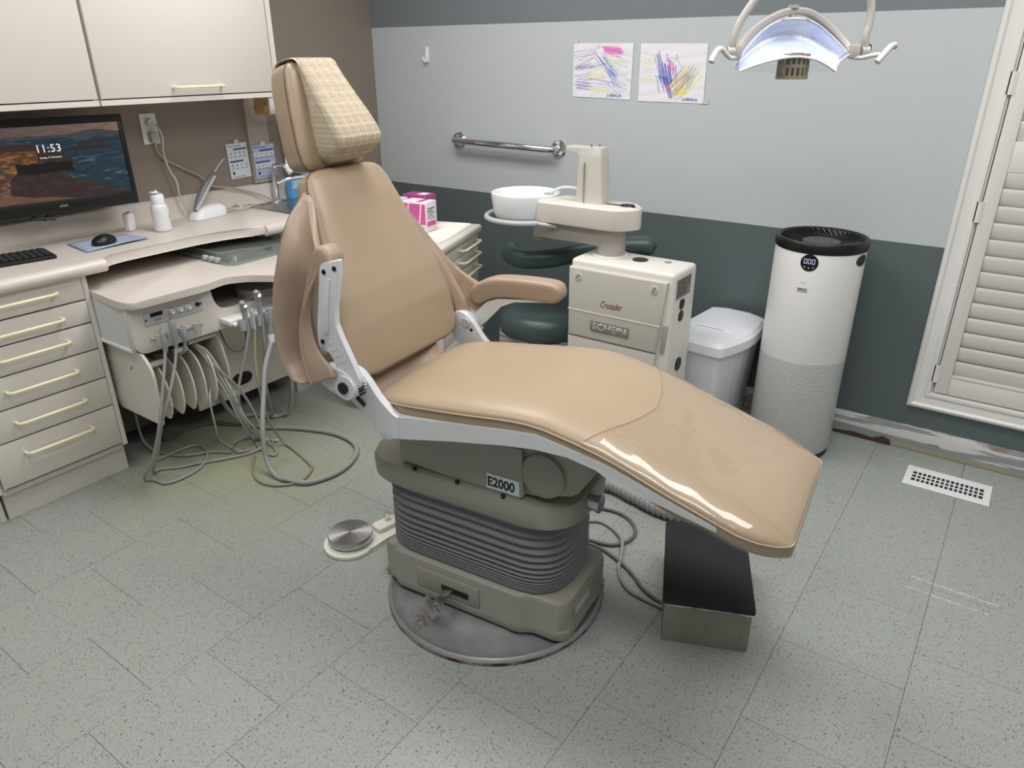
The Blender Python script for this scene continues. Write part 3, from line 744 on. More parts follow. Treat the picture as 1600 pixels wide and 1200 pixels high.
# ================================================================ LEFT WALL CABINETS
def bar_handle(parent, x, y0, y1, z, out=.031, r=.0054, name='handle', world=True):
    P = [(x, y0, z), (x+out*.75, y0, z), (x+out, y0+.012, z), (x+out, y1-.012, z), (x+out*.75, y1, z), (x, y1, z)]
    return obj(name, tube(BM(), P, r, 8), 'cream_handle', parent, world=world)
def wall_cabinet(y0, y1, hy0, hy1, label, end=False):
    x0, xf = XL, -2.69; z0, z1 = 1.292, 2.05
    t = thing('wall_cabinet', label, 'cabinet', (x0, y0, z0), 0, 'wall cabinets')
    bm = BM(); s = .017
    rbox(bm, x0+.002, xf-.019, y0+.001, y0+s, z0+.001, z1, .0008, 1); rbox(bm, x0+.002, xf-.002 if end else xf-.019, y1-s, y1-.001, z0+.001, z1, .0008, 1)
    rbox(bm, x0+.002, xf-.002, y0+.001, y1-.001, z0, z0+.018, .0008, 1); rbox(bm, x0+.002, xf-.019, y0, y1, z1-s, z1, .0008, 1); rbox(bm, x0+.002, x0+.010, y0, y1, z0, z1)
    obj('cabinet_box', bm, 'cabinet', t, world=True)
    e = y1-.030 if end else y1-.004
    d = obj('door', box(xf-.018, xf, y0+.004, e, z0+.022, z1, .002), 'cabinet', t, world=True)
    bar_handle(d, xf, hy0, hy1, z0+.052)
    if end:
        obj('edge_strip', box(xf-.018, xf+.001, y1-.026, y1-.018, z0+.02, z1, .001, 1), 'cabinet_edge', t, world=True)
    return t
wall_cabinet(.42, 1.352, .80, 1.00, 'cream wall cabinet above the monitor at the left edge')
wall_cabinet(1.356, 2.115, 1.63, 1.83, 'cream wall cabinet right of the monitor above the power outlet', True)

def drawer_cabinet(y0, y1, label):
    xf = -2.568; t = thing('drawer_cabinet', label, 'cabinet', (-2.78, y0, 0), 0, 'drawer cabinets')
    bm = BM(); z1 = .772
    rbox(bm, XL+.003, xf-.019, y0+.001, y0+.018, .10, z1, .001, 1); rbox(bm, XL+.003, xf, y1-.018, y1-.001, .118, z1, .001, 1)
    rbox(bm, XL+.003, xf-.019, y0+.018, y1-.018, .10, .118); rbox(bm, XL+.003, xf-.03, y0+.018, y1-.018, z1-.015, z1)
    rbox(bm, xf-.115, xf-.100, y0+.018, y1-.018, .118, z1)
    obj('cabinet_box', bm, 'cabinet', t, world=True)
    bm = BM(); rbox(bm, XL+.05, xf-.040, y0+.003, y1-.004, 0, .118); rbox(bm, XL+.05, xf-.038, y1-.022, y1-.003, 0, .118, .001, 1)
    obj('toe_kick', bm, 'cabinet', t, world=True)
    zb = [.772, .689, .607, .509, .399, .288, .128]; hz = [.738, .647, .567, .458, .348, .237]
    for i in range(6):
        g = .0028
        d = obj('drawer', box(xf-.018, xf+.001, y0+.004, y1-.020, zb[i+1]+g, zb[i]-g, .0018), 'cabinet', t, world=True)
        yc = (y0+y1-.016)/2; bar_handle(d, xf, yc-.110, yc+.110, hz[i])
    return t, d
t, d = drawer_cabinet(.685, 1.112, 'cream six drawer base cabinet beside the instrument console')
lh = obj('label_holder', box(-2.5672, -2.5657, .838, .936, .205, .242, .0004, 1), 'counter', d, world=True)
obj('print_line', box(-2.5660, -2.5652, .876, .898, .2215, .2245, 0), 'ink', d, world=True)
drawer_cabinet(.255, .682, 'cream six drawer base cabinet cut off by the left edge')

# worktop with backsplash
CT, CB, YE = .815, .780, 2.52
plan = [(XL+.003, -.40), (-2.553, -.40), (-2.553, 1.172), (-2.575, 1.186), (-2.594, 1.215), (-2.604, 1.27), (-2.604, 1.56), (-2.597, 1.66), (-2.575, 1.74), (-2.553, 1.78), (-2.540, 1.81), (-2.540, YE), (XL+.003, YE)]
wt = thing('worktop', 'long cream laminate worktop with curved recess along the left wall', 'countertop', (-2.78, 1.2, CT))
# slab with sink hole: build as strips
SX_0, SX_1, SY_0, SY_1 = -2.915, -2.62, 2.075, 2.44
bm = BM()
prism(bm, [p for p in plan if p[1] < SY_0] + [(-2.540, SY_0), (XL+.003, SY_0)], CB, CT, 'xy', .004)
prism(bm, [(XL+.003, SY_0), (SX_0, SY_0), (SX_0, SY_1), (XL+.003, SY_1)], CB, CT)
prism(bm, [(SX_1, SY_0), (-2.540, SY_0), (-2.540, SY_1), (SX_1, SY_1)], CB, CT)
prism(bm, [(XL+.003, SY_1), (-2.540, SY_1), (-2.540, YE), (XL+.003, YE)], CB, CT)
obj('slab', bm, 'counter', wt, world=True)
bm = BM()
for y0, y1 in ((-.40, 1.178), (1.83, YE)):
    x = -2.553 if y0 < 0 else -2.538
    P = [(x-.02, CB-.006), (x+.006, CB-.006), (x+.016, CB+.004), (x+.018, CB+.018), (x+.012, CT-.006), (x+.002, CT+.001), (x-.02, CT+.0005)]
    prism(bm, P, -y1, -y0, 'xz', M=Matrix.Scale(-1, 4, (0, 1, 0)))
obj('bullnose', bm, 'counter', wt, world=True, ang=50)
P = [(XL+.002, CT-.005), (XL+.050, CT-.002), (XL+.030, CT+.002), (XL+.020, CT+.012), (XL+.018, CT+.080), (XL+.010, CT+.086), (XL+.002, CT+.086)]
obj('backsplash', prism(BM(), P, -YE, .40, 'xz', M=Matrix.Scale(-1, 4, (0, 1, 0))), 'counter', wt, world=True, ang=50)
# sink
sk = thing('sink', 'small stainless sink set in the worktop behind the headrest', 'sink', ((SX_0+SX_1)/2, (SY_0+SY_1)/2, CT))
bm = BM()
def rr(x0, x1, y0, y1, r, z): return [Vector((a, b, z)) for a, b in rpoly([(x0, y0), (x1, y0), (x1, y1), (x0, y1)], r, 5)]
loft(bm, [rr(SX_0-.03, SX_1+.03, SY_0-.03, SY_1+.03, .03, CT+.001), rr(SX_0-.028, SX_1+.028, SY_0-.028, SY_1+.028, .03, CT+.005), rr(SX_0-.005, SX_1+.005, SY_0-.005, SY_1+.005, .04, CT+.003),
          rr(SX_0+.008, SX_1-.008, SY_0+.008, SY_1-.008, .05, CT-.01), rr(SX_0+.02, SX_1-.02, SY_0+.02, SY_1-.02, .05, CT-.15), rr(SX_0+.06, SX_1-.06, SY_0+.06, SY_1-.06, .04, CT-.165)])
bm.faces.ensure_lookup_table()
obj('basin', bm, 'steel', sk, world=True, ang=50)
# faucet
fa = thing('faucet', 'chrome sink faucet with white nozzle and lever', 'faucet', (-2.945, 2.215, CT+.005))
bm = BM(); cyl(bm, (-2.945, 2.215, CT+.002), (-2.945, 2.215, CT+.012), .026, 24); tube(bm, [(-2.945, 2.215, CT+.01), (-2.945, 2.215, CT+.14)], .013, 14)
obj('column', bm, 'chrome', fa, world=True)
bm = BM(); tube(bm, [(-2.945, 2.215, CT+.14), (-2.94, 2.22, CT+.165), (-2.915, 2.232, CT+.172), (-2.89, 2.245, CT+.165)], .011, 12, k=4)
obj('spout', bm, 'chrome', fa, world=True)
bm = BM(); tube(bm, [(-2.89, 2.245, CT+.168), (-2.865, 2.255, CT+.135)], [.013, .019], 14); obj('nozzle', bm, 'white_plastic', fa, world=True)
bm = BM(); tube(bm, [(-2.94, 2.225, CT+.085), (-2.90, 2.26, CT+.105), (-2.83, 2.34, CT+.115)], .007, 10, k=3); cyl(bm, (-2.83, 2.335, CT+.115), (-2.815, 2.355, CT+.118), .012, 12)
obj('lever', bm, 'chrome', fa, world=True)
# blue packs by the sink
def carton(name, label, cat, c, size, rz, mats, group=None):
    t = thing(name, label, cat, c, rz, group); sx, sy, sz = size
    obj('carton', box(-sx/2, sx/2, -sy/2, sy/2, 0, sz, .002), mats[0], t)
    return t
t = carton('wipes_pack', 'blue translucent wipes pack standing beside the faucet', 'pack', (-2.955, 2.335, CT+.0012), (.04, .085, .08), R(8), ['sky_blue'])
obj('label_patch', box(.0195, .0212, -.04, .035, .045, .085, 0), 'pale_blue', t)
for i in range(3): obj('print_line', box(.021, .0216, -.03, .025-.01*i, .072-.011*i, .076-.011*i, 0), 'box_white', t)
t = carton('glove_carton', 'light blue carton behind the headrest near the back wall', 'box', (-2.940, 2.435, CT+.0012), (.06, .085, .11), R(4), ['pale_blue'])
obj('print_block', box(.0345, .0358, -.05, .0, .08, .115, 0), 'poster_blue', t); obj('print_line', box(.0345, .0358, -.05, .04, .05, .06, 0), 'box_white', t)
# pump bottle
bm = BM(); lathe(bm, [(0, 0), (.034, 0), (.036, .01), (.036, .09), (.028, .115), (.013, .125), (.013, .135), (0, .135)], (-2.58, 2.30, CT+.0012), 24)
pb = single('soap_bottle', bm, 'white_plastic', 'white soap bottle half hidden behind the backrest top', 'bottle', (-2.58, 2.30, CT+.0012))
# paper towels on a brass coloured bracket
bt = thing('towel_bracket', 'brass coloured bracket with round knob under the wall cabinet', 'bracket', (-2.83, 2.13, 1.24))
obj('bracket_plate', box(-2.865, -2.765, 2.098, 2.106, 1.215, 1.291, .003), 'brass', bt, world=True)
bm = BM(); cyl(bm, (-2.785, 2.106, 1.245), (-2.785, 2.085, 1.245), .014, 16); obj('knob', bm, 'brass', bt, world=True)
bm = BM(); rows = []
for i in range(9):
    z = 1.235-.29*i/8; x = -2.93+.03*math.sin(i*.7); rows.append([Vector((x+.004*j, 2.30+.045*j, z+.004*math.sin(j+i))) for j in range(6)])
loft(bm, rows, cap=False, closed=False)
rl = thing('paper_towel_roll', 'white paper towel roll hanging below the wall cabinet', 'paper towel', (-2.86, 2.25, 1.2))
o = obj('towel_sheet', bm, 'paper', rl, world=True, ang=80); mod(o, 'SOLIDIFY', thickness=.002)
bm = BM(); cyl(bm, (-2.87, 2.135, 1.245), (-2.87, 2.40, 1.245), .034, 28); obj('roll', bm, 'paper', rl, world=True)
bm = BM(); cyl(bm, (-2.87, 2.108, 1.245), (-2.87, 2.42, 1.245), .012, 12); obj('spindle', bm, 'brass', rl, world=True)
# shallow column on the wall
struct('trim_1', box(XL+.0005, XL+.02, 2.135, 2.245, CT+.09, 1.29), 'trim_taupe', 'pale vertical strip on the wall beside the sink', 'trim')
# posters
def poster(label, y0, y1, z0, z1, tilt, bg, title, x=XL+.003):
    M = frame((x, (y0+y1)/2, (z0+z1)/2), (0, 1, math.tan(R(tilt))), (0, 0, 1)); wd, h = y1-y0, z1-z0
    t = thing('poster', label, 'poster', (x, (y0+y1)/2, z0), 0, 'hand hygiene charts'); Mi = Matrix.Translation(-Vector(t.location)) @ M
    obj('sheet', xf(box(-wd/2, wd/2, -h/2, h/2, 0, .0012, 0), Mi), bg, t)
    text('lettering', title, 'ink', t, Mi @ Matrix.Translation((-.12*wd, h*.43, .0013)), h*.045, wd*.58)
    for r_ in range(2):
        zt = h*(.33-.34*r_)
        obj('header_bar', xf(box(-wd*(.18 if r_ == 0 else .44), wd*(.46 if r_ == 0 else .22), zt-.004, zt+.004, .001, .0017, 0), Mi), 'poster_blue', t)
        for c in range(4):
            u = wd*(-.34+.225*c); v = zt-h*.11
            p = obj('picture', xf(box(u-wd*.09, u+wd*.09, v-h*.06, v+h*.06, .001, .0018, 0), Mi), 'box_white', t)
            cv = [(u+wd*.06*math.sin(q*2.1+c), v+h*.035*math.cos(q*1.7+r_), .0022) for q in range(6)]
            obj('line_drawing', xf(tube(BM(), cv, .0009, 4, k=3), Mi), 'grey_print', p)
            for l_ in range(2): obj('print_line', xf(box(u-wd*.08, u+wd*.07, v-h*(.085+.022*l_)-.0008, v-h*(.085+.022*l_)+.0008, .001, .0016, 0), Mi), 'grey_print', p)
    obj('picture', xf(box(-wd*.38, -wd*.28, -h*.38, -h*.30, .001, .0017, 0), Mi), 'ink', t)
    for q in range(2): obj('print_line', xf(box(-wd*.40, wd*.22, -h*(.44+.02*q)-.0007, -h*(.44+.02*q)+.0007, .001, .0016, 0), Mi), 'grey_print', t)
    obj('tape', xf(box(-.01, .014, h*.47, h*.60, .0012, .002, 0), Mi), 'tape', t)
    return t
poster('pale hand cleaning chart with picture grid taped left of the faucet', 2.022, 2.130, .937, 1.090, 1.5, 'poster_paper', 'How to handrub')
poster('slate blue handwashing chart with picture grid taped behind the faucet', 2.142, 2.262, .925, 1.074, 1.5, 'poster_slate', 'How to handwash', XL+.023)
# outlet with two plugs
ou = thing('power_outlet', 'white wall outlet plate with two plugs below the wall cabinet', 'outlet', (XL, 1.682, 1.18))
obj('cover_plate', box(XL+.0005, XL+.007, 1.648, 1.717, 1.121, 1.239, .002), 'white_plastic', ou, world=True)
for z in (1.205, 1.155):
    bm = BM(); cyl(bm, (XL+.006, 1.683, z), (XL+.0085, 1.683, z), .017, 20); obj('socket', bm, 'white_plastic', ou, world=True)
def cord(name, label, P, r, m, plug, k=6, group='leads plugged into the outlet', cat='lead'):
    t = thing(name, label, cat, P[0], 0, group)
    obj('cable', tube(BM(), P, r, 8, k=k), m, t, world=True, ang=80)
    if plug: obj('plug', plug, m, t, world=True)
    return t
pl = BM(); cyl(pl, (XL+.009, 1.683, 1.205), (XL+.024, 1.683, 1.205), .017, 20, .013)
cord('charging_lead', 'white lead looping from the upper outlet socket to the scanner cradle', [(-2.985, 1.683, 1.203), (-2.975, 1.700, 1.190), (-2.97, 1.713, 1.15), (-2.972, 1.706, 1.085), (-2.968, 1.714, 1.02), (-2.96, 1.732, .968), (-2.955, 1.733, .903), (-2.945, 1.76, .84), (-2.935, 1.795, .822)], .0038, 'hose_white', pl)
pl = BM(); rbox(pl, XL+.008, XL+.034, 1.668, 1.700, 1.128, 1.17, .005)
cord('appliance_lead', 'grey lead running from the lower outlet plug along the wall to the sink', [(-2.985, 1.686, 1.128), (-2.99, 1.692, 1.09), (-2.99, 1.719, 1.056), (-2.99, 1.778, 1.02), (-2.99, 1.858, .974), (-2.988, 1.911, .925), (-2.97, 1.985, .908), (-2.975, 2.066, .882), (-2.965, 2.15, .85), (-2.955, 2.19, .825)], .0038, 'lead_grey', pl)

# ================================================================ THINGS ON THE WORKTOP
# monitor
MO = thing('monitor', 'black computer monitor showing a rocky beach lock screen', 'monitor', (-2.86, 1.21, CT+.0012), R(-8))
Mw, Mh = .545, .322; z0 = .118
obj('housing', box(-.018, .004, -Mw/2, Mw/2, z0, z0+Mh, .006), 'dark', MO)
bz = BM(); yl, yh, zl, zh = -Mw/2+.017, Mw/2-.017, z0+.046, z0+Mh-.026
for a in ((-Mw/2, Mw/2, z0, zl), (-Mw/2, Mw/2, zh, z0+Mh), (-Mw/2, yl, zl, zh), (yh, Mw/2, zl, zh)): rbox(bz, -.002, .010, a[0], a[1], a[2], a[3], .002)
obj('bezel', bz, 'black', MO)
def vnoise(x, y, sc, seed):
    g = np.random.RandomState(seed).rand(64, 64); X_, Y_ = x*sc, y*sc; xi, yi = np.floor(X_).astype(int), np.floor(Y_).astype(int)
    fx, fy = X_-xi, Y_-yi; fx = fx*fx*(3-2*fx); fy = fy*fy*(3-2*fy); s = lambda a, b: g[a % 64, b % 64]
    return (s(xi, yi)*(1-fx)+s(xi+1, yi)*fx)*(1-fy)+(s(xi, yi+1)*(1-fx)+s(xi+1, yi+1)*fx)*fy
def fbm(x, y, sc, seed): return sum(vnoise(x, y, sc*2**i, seed+i)/2**(i+1) for i in range(4))
def beach(u, v):
    asp = 1.78; x = u*asp; n = fbm(x, v, 6, 1); n2 = fbm(x, v*2.5, 14, 9); n3 = fbm(x*.6, v*4+x*.5, 12, 21)
    c = np.zeros(u.shape+(3,))
    def put(m, col, k=1.0): c[m] = c[m]*(1-k)+np.array(col)*k
    sky = np.stack([92+60*u+20*n, 82+40*u+14*n, 84+22*u+10*n], -1); c[:] = sky
    m = (v > .135-.05*np.exp(-((u-.82)/.1)**2)-.02*n) ; c[m] = np.stack([92-10*u, 82-4*u, 88+0*u], -1)[m]
    hor = .165
    sea = v > hor
    w_ = np.clip((n3-.45)*3.2, 0, 1)[..., None]
    c[sea] = (np.array([36, 62, 78])*(1-w_)+np.array([70, 104, 120])*w_)[sea]
    foam = sea & (n3 > .66) & (v > .45); put(foam, (140, 156, 164), .7)
    # rock arch out at sea
    rk = (np.abs(u-.80) < .085+.02*n) & (v > .225+.05*(n2-.5)) & (v < .335) & ~(((u-.815)/.028)**2+((v-.285)/.045)**2 < .8); put(rk, (62, 48, 46))
    rk = (np.abs(u-.78) < .14) & (v > .315+.03*n2-.01) & (v < .335); put(rk, (40, 40, 46))
    # sand
    sand = v > .60+(u-.50)*.85+.06*(n-.5); put(sand, (66, 50, 50)); put(sand & (n2 > .55), (82, 62, 58), .6)
    # cliff
    edge = .205+.02*n2+np.clip((u-.33)/.34, 0, 1)**2*.27
    low = .50+.10*(n-.5)+.35*np.clip((.34-u)/.16, 0, 1)
    cl = (v > edge) & (v < low) & (u < .675); put(cl, (70, 52, 46))
    band = np.clip((n2-.35)*3, 0, 1)[..., None]
    org = cl & (u < .44) & (v > .30+.1*np.abs(u-.2)); c[org] = (np.array([112, 72, 48])*(1-band)+np.array([178, 122, 70])*band)[org]
    dk = (v > .46+.05*n2) & (v < .60+.04*n) & (u > .30) & (u < .62+.05*n); put(dk, (26, 22, 24))
    lr = (u < .26+.10*(n-.5)) & (v > .46) & (v < .92); c[lr] = (np.array([104, 72, 54])*(1-band)+np.array([150, 122, 100])*band)[lr]
    s2 = v > .86+.28*(u-.17)+.03*n; put(s2 & (u < .60), (138, 98, 76))
    return np.clip(c*(.9+.25*(n2[..., None]-.5)), 0, 255)
GX, GY = 230, 130
uu, vv = np.meshgrid(np.linspace(0, 1, GX), np.linspace(0, 1, GY)); pix = beach(uu, vv)/255.0
lin = np.where(pix <= .04045, pix/12.92, ((pix+.055)/1.055)**2.4)
me = bpy.data.meshes.new('screen')
verts = [(.0048, yl+(yh-yl)*u, zh-(zh-zl)*v) for u, v in zip(uu.ravel(), vv.ravel())]
faces = [(j*GX+i, (j+1)*GX+i, (j+1)*GX+i+1, j*GX+i+1) for j in range(GY-1) for i in range(GX-1)]
me.from_pydata(verts, [], faces)
at = me.color_attributes.new('picture', 'FLOAT_COLOR', 'POINT')
at.data.foreach_set('color', np.concatenate([lin.reshape(-1, 3), np.ones((GX*GY, 1))], 1).astype(np.float32).ravel())
k = N('screen_picture'); k.b.inputs['Base Color'].default_value = (.01, .01, .01, 1); k.b.inputs['Roughness'].default_value = .25
at_n = k.n('ShaderNodeVertexColor', layer_name='picture'); k.link(at_n.outputs[0], k.b.inputs['Emission Color']); k.b.inputs['Emission Strength'].default_value = .72
me.materials.append(k.m); so = bpy.data.objects.new('screen', me); COL.objects.link(so); so.parent = MO
text('clock_text', '11:53', 'screen_text', so, frame((.0052, .012, z0+.222), (0, 1, 0), (0, 0, 1)), .026, .074, bold=.004, spacing=1.08)
text('date_text', 'Sunday, 31 December', 'screen_text', so, frame((.0052, .012, z0+.191), (0, 1, 0), (0, 0, 1)), .008, .070)
text('maker_mark', 'AOC', 'light_grey', MO, frame((.0102, .012, z0+.024), (0, 1, 0), (0, 0, 1)), .008, .028)
obj('mount_plate', box(-.130, -.120, -.12, -.02, .16, .34, .003), 'dark', MO)
obj('mount_arm', box(-.122, -.018, -.09, -.05, .22, .28, .004), 'dark', MO)
bm = BM()
for P in ([(-.03, -.09, .14), (.0, -.09, .112), (.005, -.03, .098), (.0, -.005, .118)], [(-.03, -.02, .14), (.0, -.055, .10), (.004, -.10, .108)]): tube(bm, P, .005, 6)
obj('tilt_strut', bm, 'dark', MO)
# keyboard
KB = thing('keyboard', 'black computer keyboard at the left end of the worktop', 'keyboard', (-2.80, .885, CT+.0012), R(-9))
obj('keyboard_case', box(-.075, .075, -.22, .22, 0, .012, .005), 'black', KB)
bm = BM()
for i in range(6):
    for j in range(20):
        rbox(bm, -.064+.0205*i, -.064+.0205*i+.017, -.212+.0212*j, -.212+.0212*j+.018, .010, .0160, .002, 1)
obj('keys', bm, 'black_soft', KB)
# napkin and mouse
bm = BM(); rows = []
q = [Vector((-2.870, 1.205, CT)), Vector((-2.685, 1.185, CT)), Vector((-2.705, 1.430, CT)), Vector((-2.862, 1.420, CT))]
for i in range(9):
    s = i/8; rows.append([(q[0]*(1-t_)+q[1]*t_)*(1-s)+(q[3]*(1-t_)+q[2]*t_)*s+Vector((0, 0, .002+.006*abs(math.sin(s*3.1))*t_*t_+.002*math.sin(5*s+3*t_))) for t_ in [j/8 for j in range(9)]])
loft(bm, rows, cap=False, closed=False)
o = single('napkin', bm, 'napkin', 'pale blue paper napkin serving as a mouse pad', 'napkin', (-2.78, 1.31, CT), ang=80); mod(o, 'SOLIDIFY', thickness=.0015, offset=1)
MS = thing('mouse', 'black computer mouse lying on the blue napkin', 'mouse', (-2.750, 1.285, CT+.006), R(12))
bm = BM(); bmesh.ops.create_uvsphere(bm, u_segments=24, v_segments=14, radius=1)
for v in bm.verts: v.co = Vector((v.co.x*.031*(1-.12*v.co.y), v.co.y*.048, max(v.co.z, -.15)*.028+.006))
obj('mouse_shell', bm, 'black', MS, ang=60)
bm = BM(); cyl(bm, (-.004, .030, .024), (.004, .030, .024), .008, 14); obj('scroll_wheel', bm, 'grey_plastic', MS)
# small white adapter
t = thing('adapter_box', 'small white upright plastic box between mouse and squeeze bottle', 'adapter', (-2.905, 1.470, CT+.0012), R(25))
obj('box_shell', box(-.012, .012, -.021, .021, 0, .066, .004), 'white_plastic', t); obj('box_cap', box(-.010, .010, -.018, .018, .064, .070, .003), 'light_grey', t); obj('contact', box(-.002, .004, -.006, .006, .069, .073, .001), 'dark', t)
# squeeze bottle
SB = thing('squeeze_bottle', 'translucent white squeeze bottle with flip cap on the worktop', 'bottle', (-2.80, 1.545, CT+.0012))
obj('bottle_body', lathe(BM(), [(0, 0), (.030, 0), (.033, .004), (.033, .080), (.031, .094), (.026, .104), (.020, .108), (0, .108)], n=32), 'bottle_plastic', SB)
obj('flip_cap', lathe(BM(), [(0, .106), (.0245, .106), (.025, .108), (.025, .136), (.023, .139), (.023, .142), (0, .142)], n=28), 'white_plastic', SB)
bm = BM(); cyl(bm, (0, 0, .142), (0, 0, .158), .005, 12, .003); rbox(bm, -.014, .014, -.024, .004, .148, .152, .001); obj('cap_lid', bm, 'white_plastic', SB)
obj('print_mark', box(.022, .0255, .020, .023, .045, .062, 0), 'grey_print', SB)
# curing light / scanner pen in a white cradle
SCN = thing('charging_cradle', 'glossy white charging cradle beside the squeeze bottle', 'charging cradle', (-2.895, 1.815, CT+.0012), R(10))
bm = BM(); rings = []
for s_, k_ in ((0, 1), (.012, 1.0), (.026, .93), (.038, .78), (.046, .55), (.049, .25)):
    rings.append([Vector((a*k_, b*k_+(.02*s_/.05), s_)) for a, b in rpoly([(-.035, -.095), (.035, -.095), (.045, .075), (-.045, .075)], [.03, .03, .04, .04], 6)])
loft(bm, rings); obj('cradle_shell', bm, 'white_plastic', SCN, ang=60)
PEN = thing('curing_pen', 'grey and silver curing light standing tilted in the white cradle', 'curing light', (-2.895, 1.80, CT+.04), R(10))
A0, A1 = Vector((0, -.055, -.005)), Vector((-.01, .095, .135))
obj('pen_body', tube(BM(), [A0, A0.lerp(A1, .25)+Vector((0, -.002, .008)), A0.lerp(A1, .6)+Vector((0, -.003, .010)), A1.lerp(A0, .12), A1], [.008, .015, .017, .015, .008], 14), 'pen_grey', PEN, ang=60)
obj('pen_stripe', tube(BM(), [A0+Vector((.012, 0, .004)), A0.lerp(A1, .5)+Vector((.0155, 0, .008)), A1.lerp(A0, .1)+Vector((.0125, 0, 0))], .006, 8, k=4), 'light_grey', PEN)
obj('light_guide', tube(BM(), [A1, A1+Vector((0, .03, .028)), A1+Vector((0, .065, .05))], .0028, 8), 'light_grey', PEN)
# coiled white cable
P = []
for i in range(60):
    a = i/59*2*PI*3; P.append((-2.93+.022*math.sin(a)+.012*math.sin(a*.31), 2.0+.062*math.cos(a+.25*math.sin(a*.33)), CT+.006+.006*(i % 20)/20+.004*math.sin(a*1.3)))
P = [(-2.90, 1.885, CT+.012), (-2.91, 1.92, CT+.006)]+P
t = thing('coiled_cable', 'white cable tied in a coil between cradle and sink', 'cable', (-2.93, 1.99, CT+.0012))
obj('cable', tube(BM(), P, .0026, 6, k=2), 'hose_white', t, world=True, ang=80)
bm = BM(); tube(bm, [(-2.93+.03*math.cos(q_), 1.985, CT+.012+.012*math.sin(q_)) for q_ in [2*PI*i/14 for i in range(14)]], .003, 6, closed=True); obj('cable_tie', bm, 'white_plastic', t, world=True)

# ================================================================ INSTRUMENT CONSOLE AND SINK CABINET
CO = thing('instrument_console', 'cream dental instrument console with low curved worktop and tubing guides', 'console', (-2.6, 1.3, 0))
pl_ = rpoly([(-2.94, 1.1135), (-2.58, 1.1135), (-2.385, 1.102), (-2.312, 1.112), (-2.308, 1.40), (-2.330, 1.475), (-2.285, 1.545), (-2.19, 1.605), (-2.16, 1.66), (-2.16, 1.925), (-2.94, 1.925)], [0, 0, .02, .07, .05, .06, .05, .04, .04, 0, 0], 6)
ctop = obj('console_top', prism(BM(), pl_, .690, .715, 'xy', .003), 'counter', CO, world=True)
FX = -2.352
fp = rpoly([(1.115, .690), (1.425, .690), (1.430, .640), (1.450, .598), (1.50, .592), (1.80, .592), (1.80, .520), (1.14, .520), (1.116, .545)], [0, 0, .02, .03, .02, 0, 0, .02, .02], 4)
obj('front_panel', prism(BM(), fp, FX-.016, FX, 'yz', .0015), 'cabinet', CO, world=True)
obj('edge_strip', box(FX-.018, FX-.001, 1.110, 1.1155, .545, .688, .001), 'cabinet_edge', CO, world=True)
obj('side_panel', box(-2.60, FX-.018, 1.113, 1.126, .540, .690, .001, 1), 'white_metal', CO, world=True)
obj('side_lip', box(-2.60, FX-.018, 1.108, 1.130, .530, .541, .002, 1), 'white_plastic', CO, world=True)
obj('inner_back', box(-2.70, -2.69, 1.13, 1.93, .10, .688), 'inner_dark', CO, world=True)
bm = BM(); cyl(bm, (-2.40, 1.66, .60), (-2.40, 1.66, .632), .085, 28); rbox(bm, -2.69, -2.42, 1.45, 1.80, .585, .597); obj('inner_drum', bm, 'plate_grey', CO, world=True)
# kneehole back panel with oval port
kp = box(-2.625, -2.612, 1.44, 1.93, .105, .52, .001, 1)
bp_ = obj('kneehole_panel', kp, 'cabinet', CO, world=True)
bm = BM(); tube(bm, [(-2.611, 1.655+.045*math.cos(a)+.012*(1 if math.cos(a) > 0 else -1), .175+.035*math.sin(a)) for a in [2*PI*i/28 for i in range(28)]], .006, 6, closed=True); obj('port_ring', bm, 'counter', bp_, world=True)
op = [(1.655+.045*math.cos(a)+.012*(1 if math.cos(a) > 0 else -1), .175+.035*math.sin(a)) for a in [2*PI*i/28 for i in range(28)]]
obj('port', prism(BM(), op, -2.613, -2.611, 'yz'), 'black', bp_, world=True)
# left end plate and tubing guides
ep = rpoly([(-2.605, .528), (-2.35, .528), (-2.302, .47), (-2.306, .32), (-2.314, .258), (-2.34, .262), (-2.59, .262), (-2.605, .30)], [0, .05, .06, .05, .012, .01, .01, .01], 6)
e1 = obj('end_plate', prism(BM(), ep, 1.128, 1.138, 'xz', .002), 'off_white', CO, world=True)
for x, z in ((-2.44, .452), (-2.43, .46)): obj('screw', cyl(BM(), (x, 1.128, z), (x, 1.125, z), .004, 8), 'steel', e1, world=True)
gp = rpoly([(-2.50, .455), (-2.43, .47), (-2.372, .43), (-2.348, .36), (-2.352, .285), (-2.378, .240), (-2.40, .244), (-2.44, .262), (-2.50, .30)], [.01, .03, .06, .05, .05, .012, .01, .02, .02], 5)
g0 = None
for y in (1.197, 1.246, 1.293, 1.338, 1.383):
    bm = prism(BM(), gp, -.003, .003, 'xz', .0012); xf(bm, Matrix.Translation((2.6, 0, 0)))
    if g0 is None: g0 = obj('tubing_guide', bm, 'off_white', CO); o = g0
    else: bm.free(); o = g0.copy(); COL.objects.link(o)
    o.location = (0, y-1.3, 0)
rp = rpoly([(-2.56, .50), (-2.42, .520), (-2.368, .47), (-2.345, .37), (-2.350, .29), (-2.372, .250), (-2.40, .255), (-2.56, .30)], [.01, .05, .06, .05, .05, .015, .02, .02], 5)
obj('end_plate', prism(BM(), rp, 1.436, 1.443, 'xz', .002), 'off_white', CO, world=True)
for y0, y1, x, z in ((1.138, 1.215, -2.385, .462), (1.262, 1.312, -2.385, .482), (1.325, 1.436, -2.395, .497)): obj('guide_rod', cyl(BM(), (x, y0, z), (x, y1, z), .011, 14), 'off_white', CO, world=True)
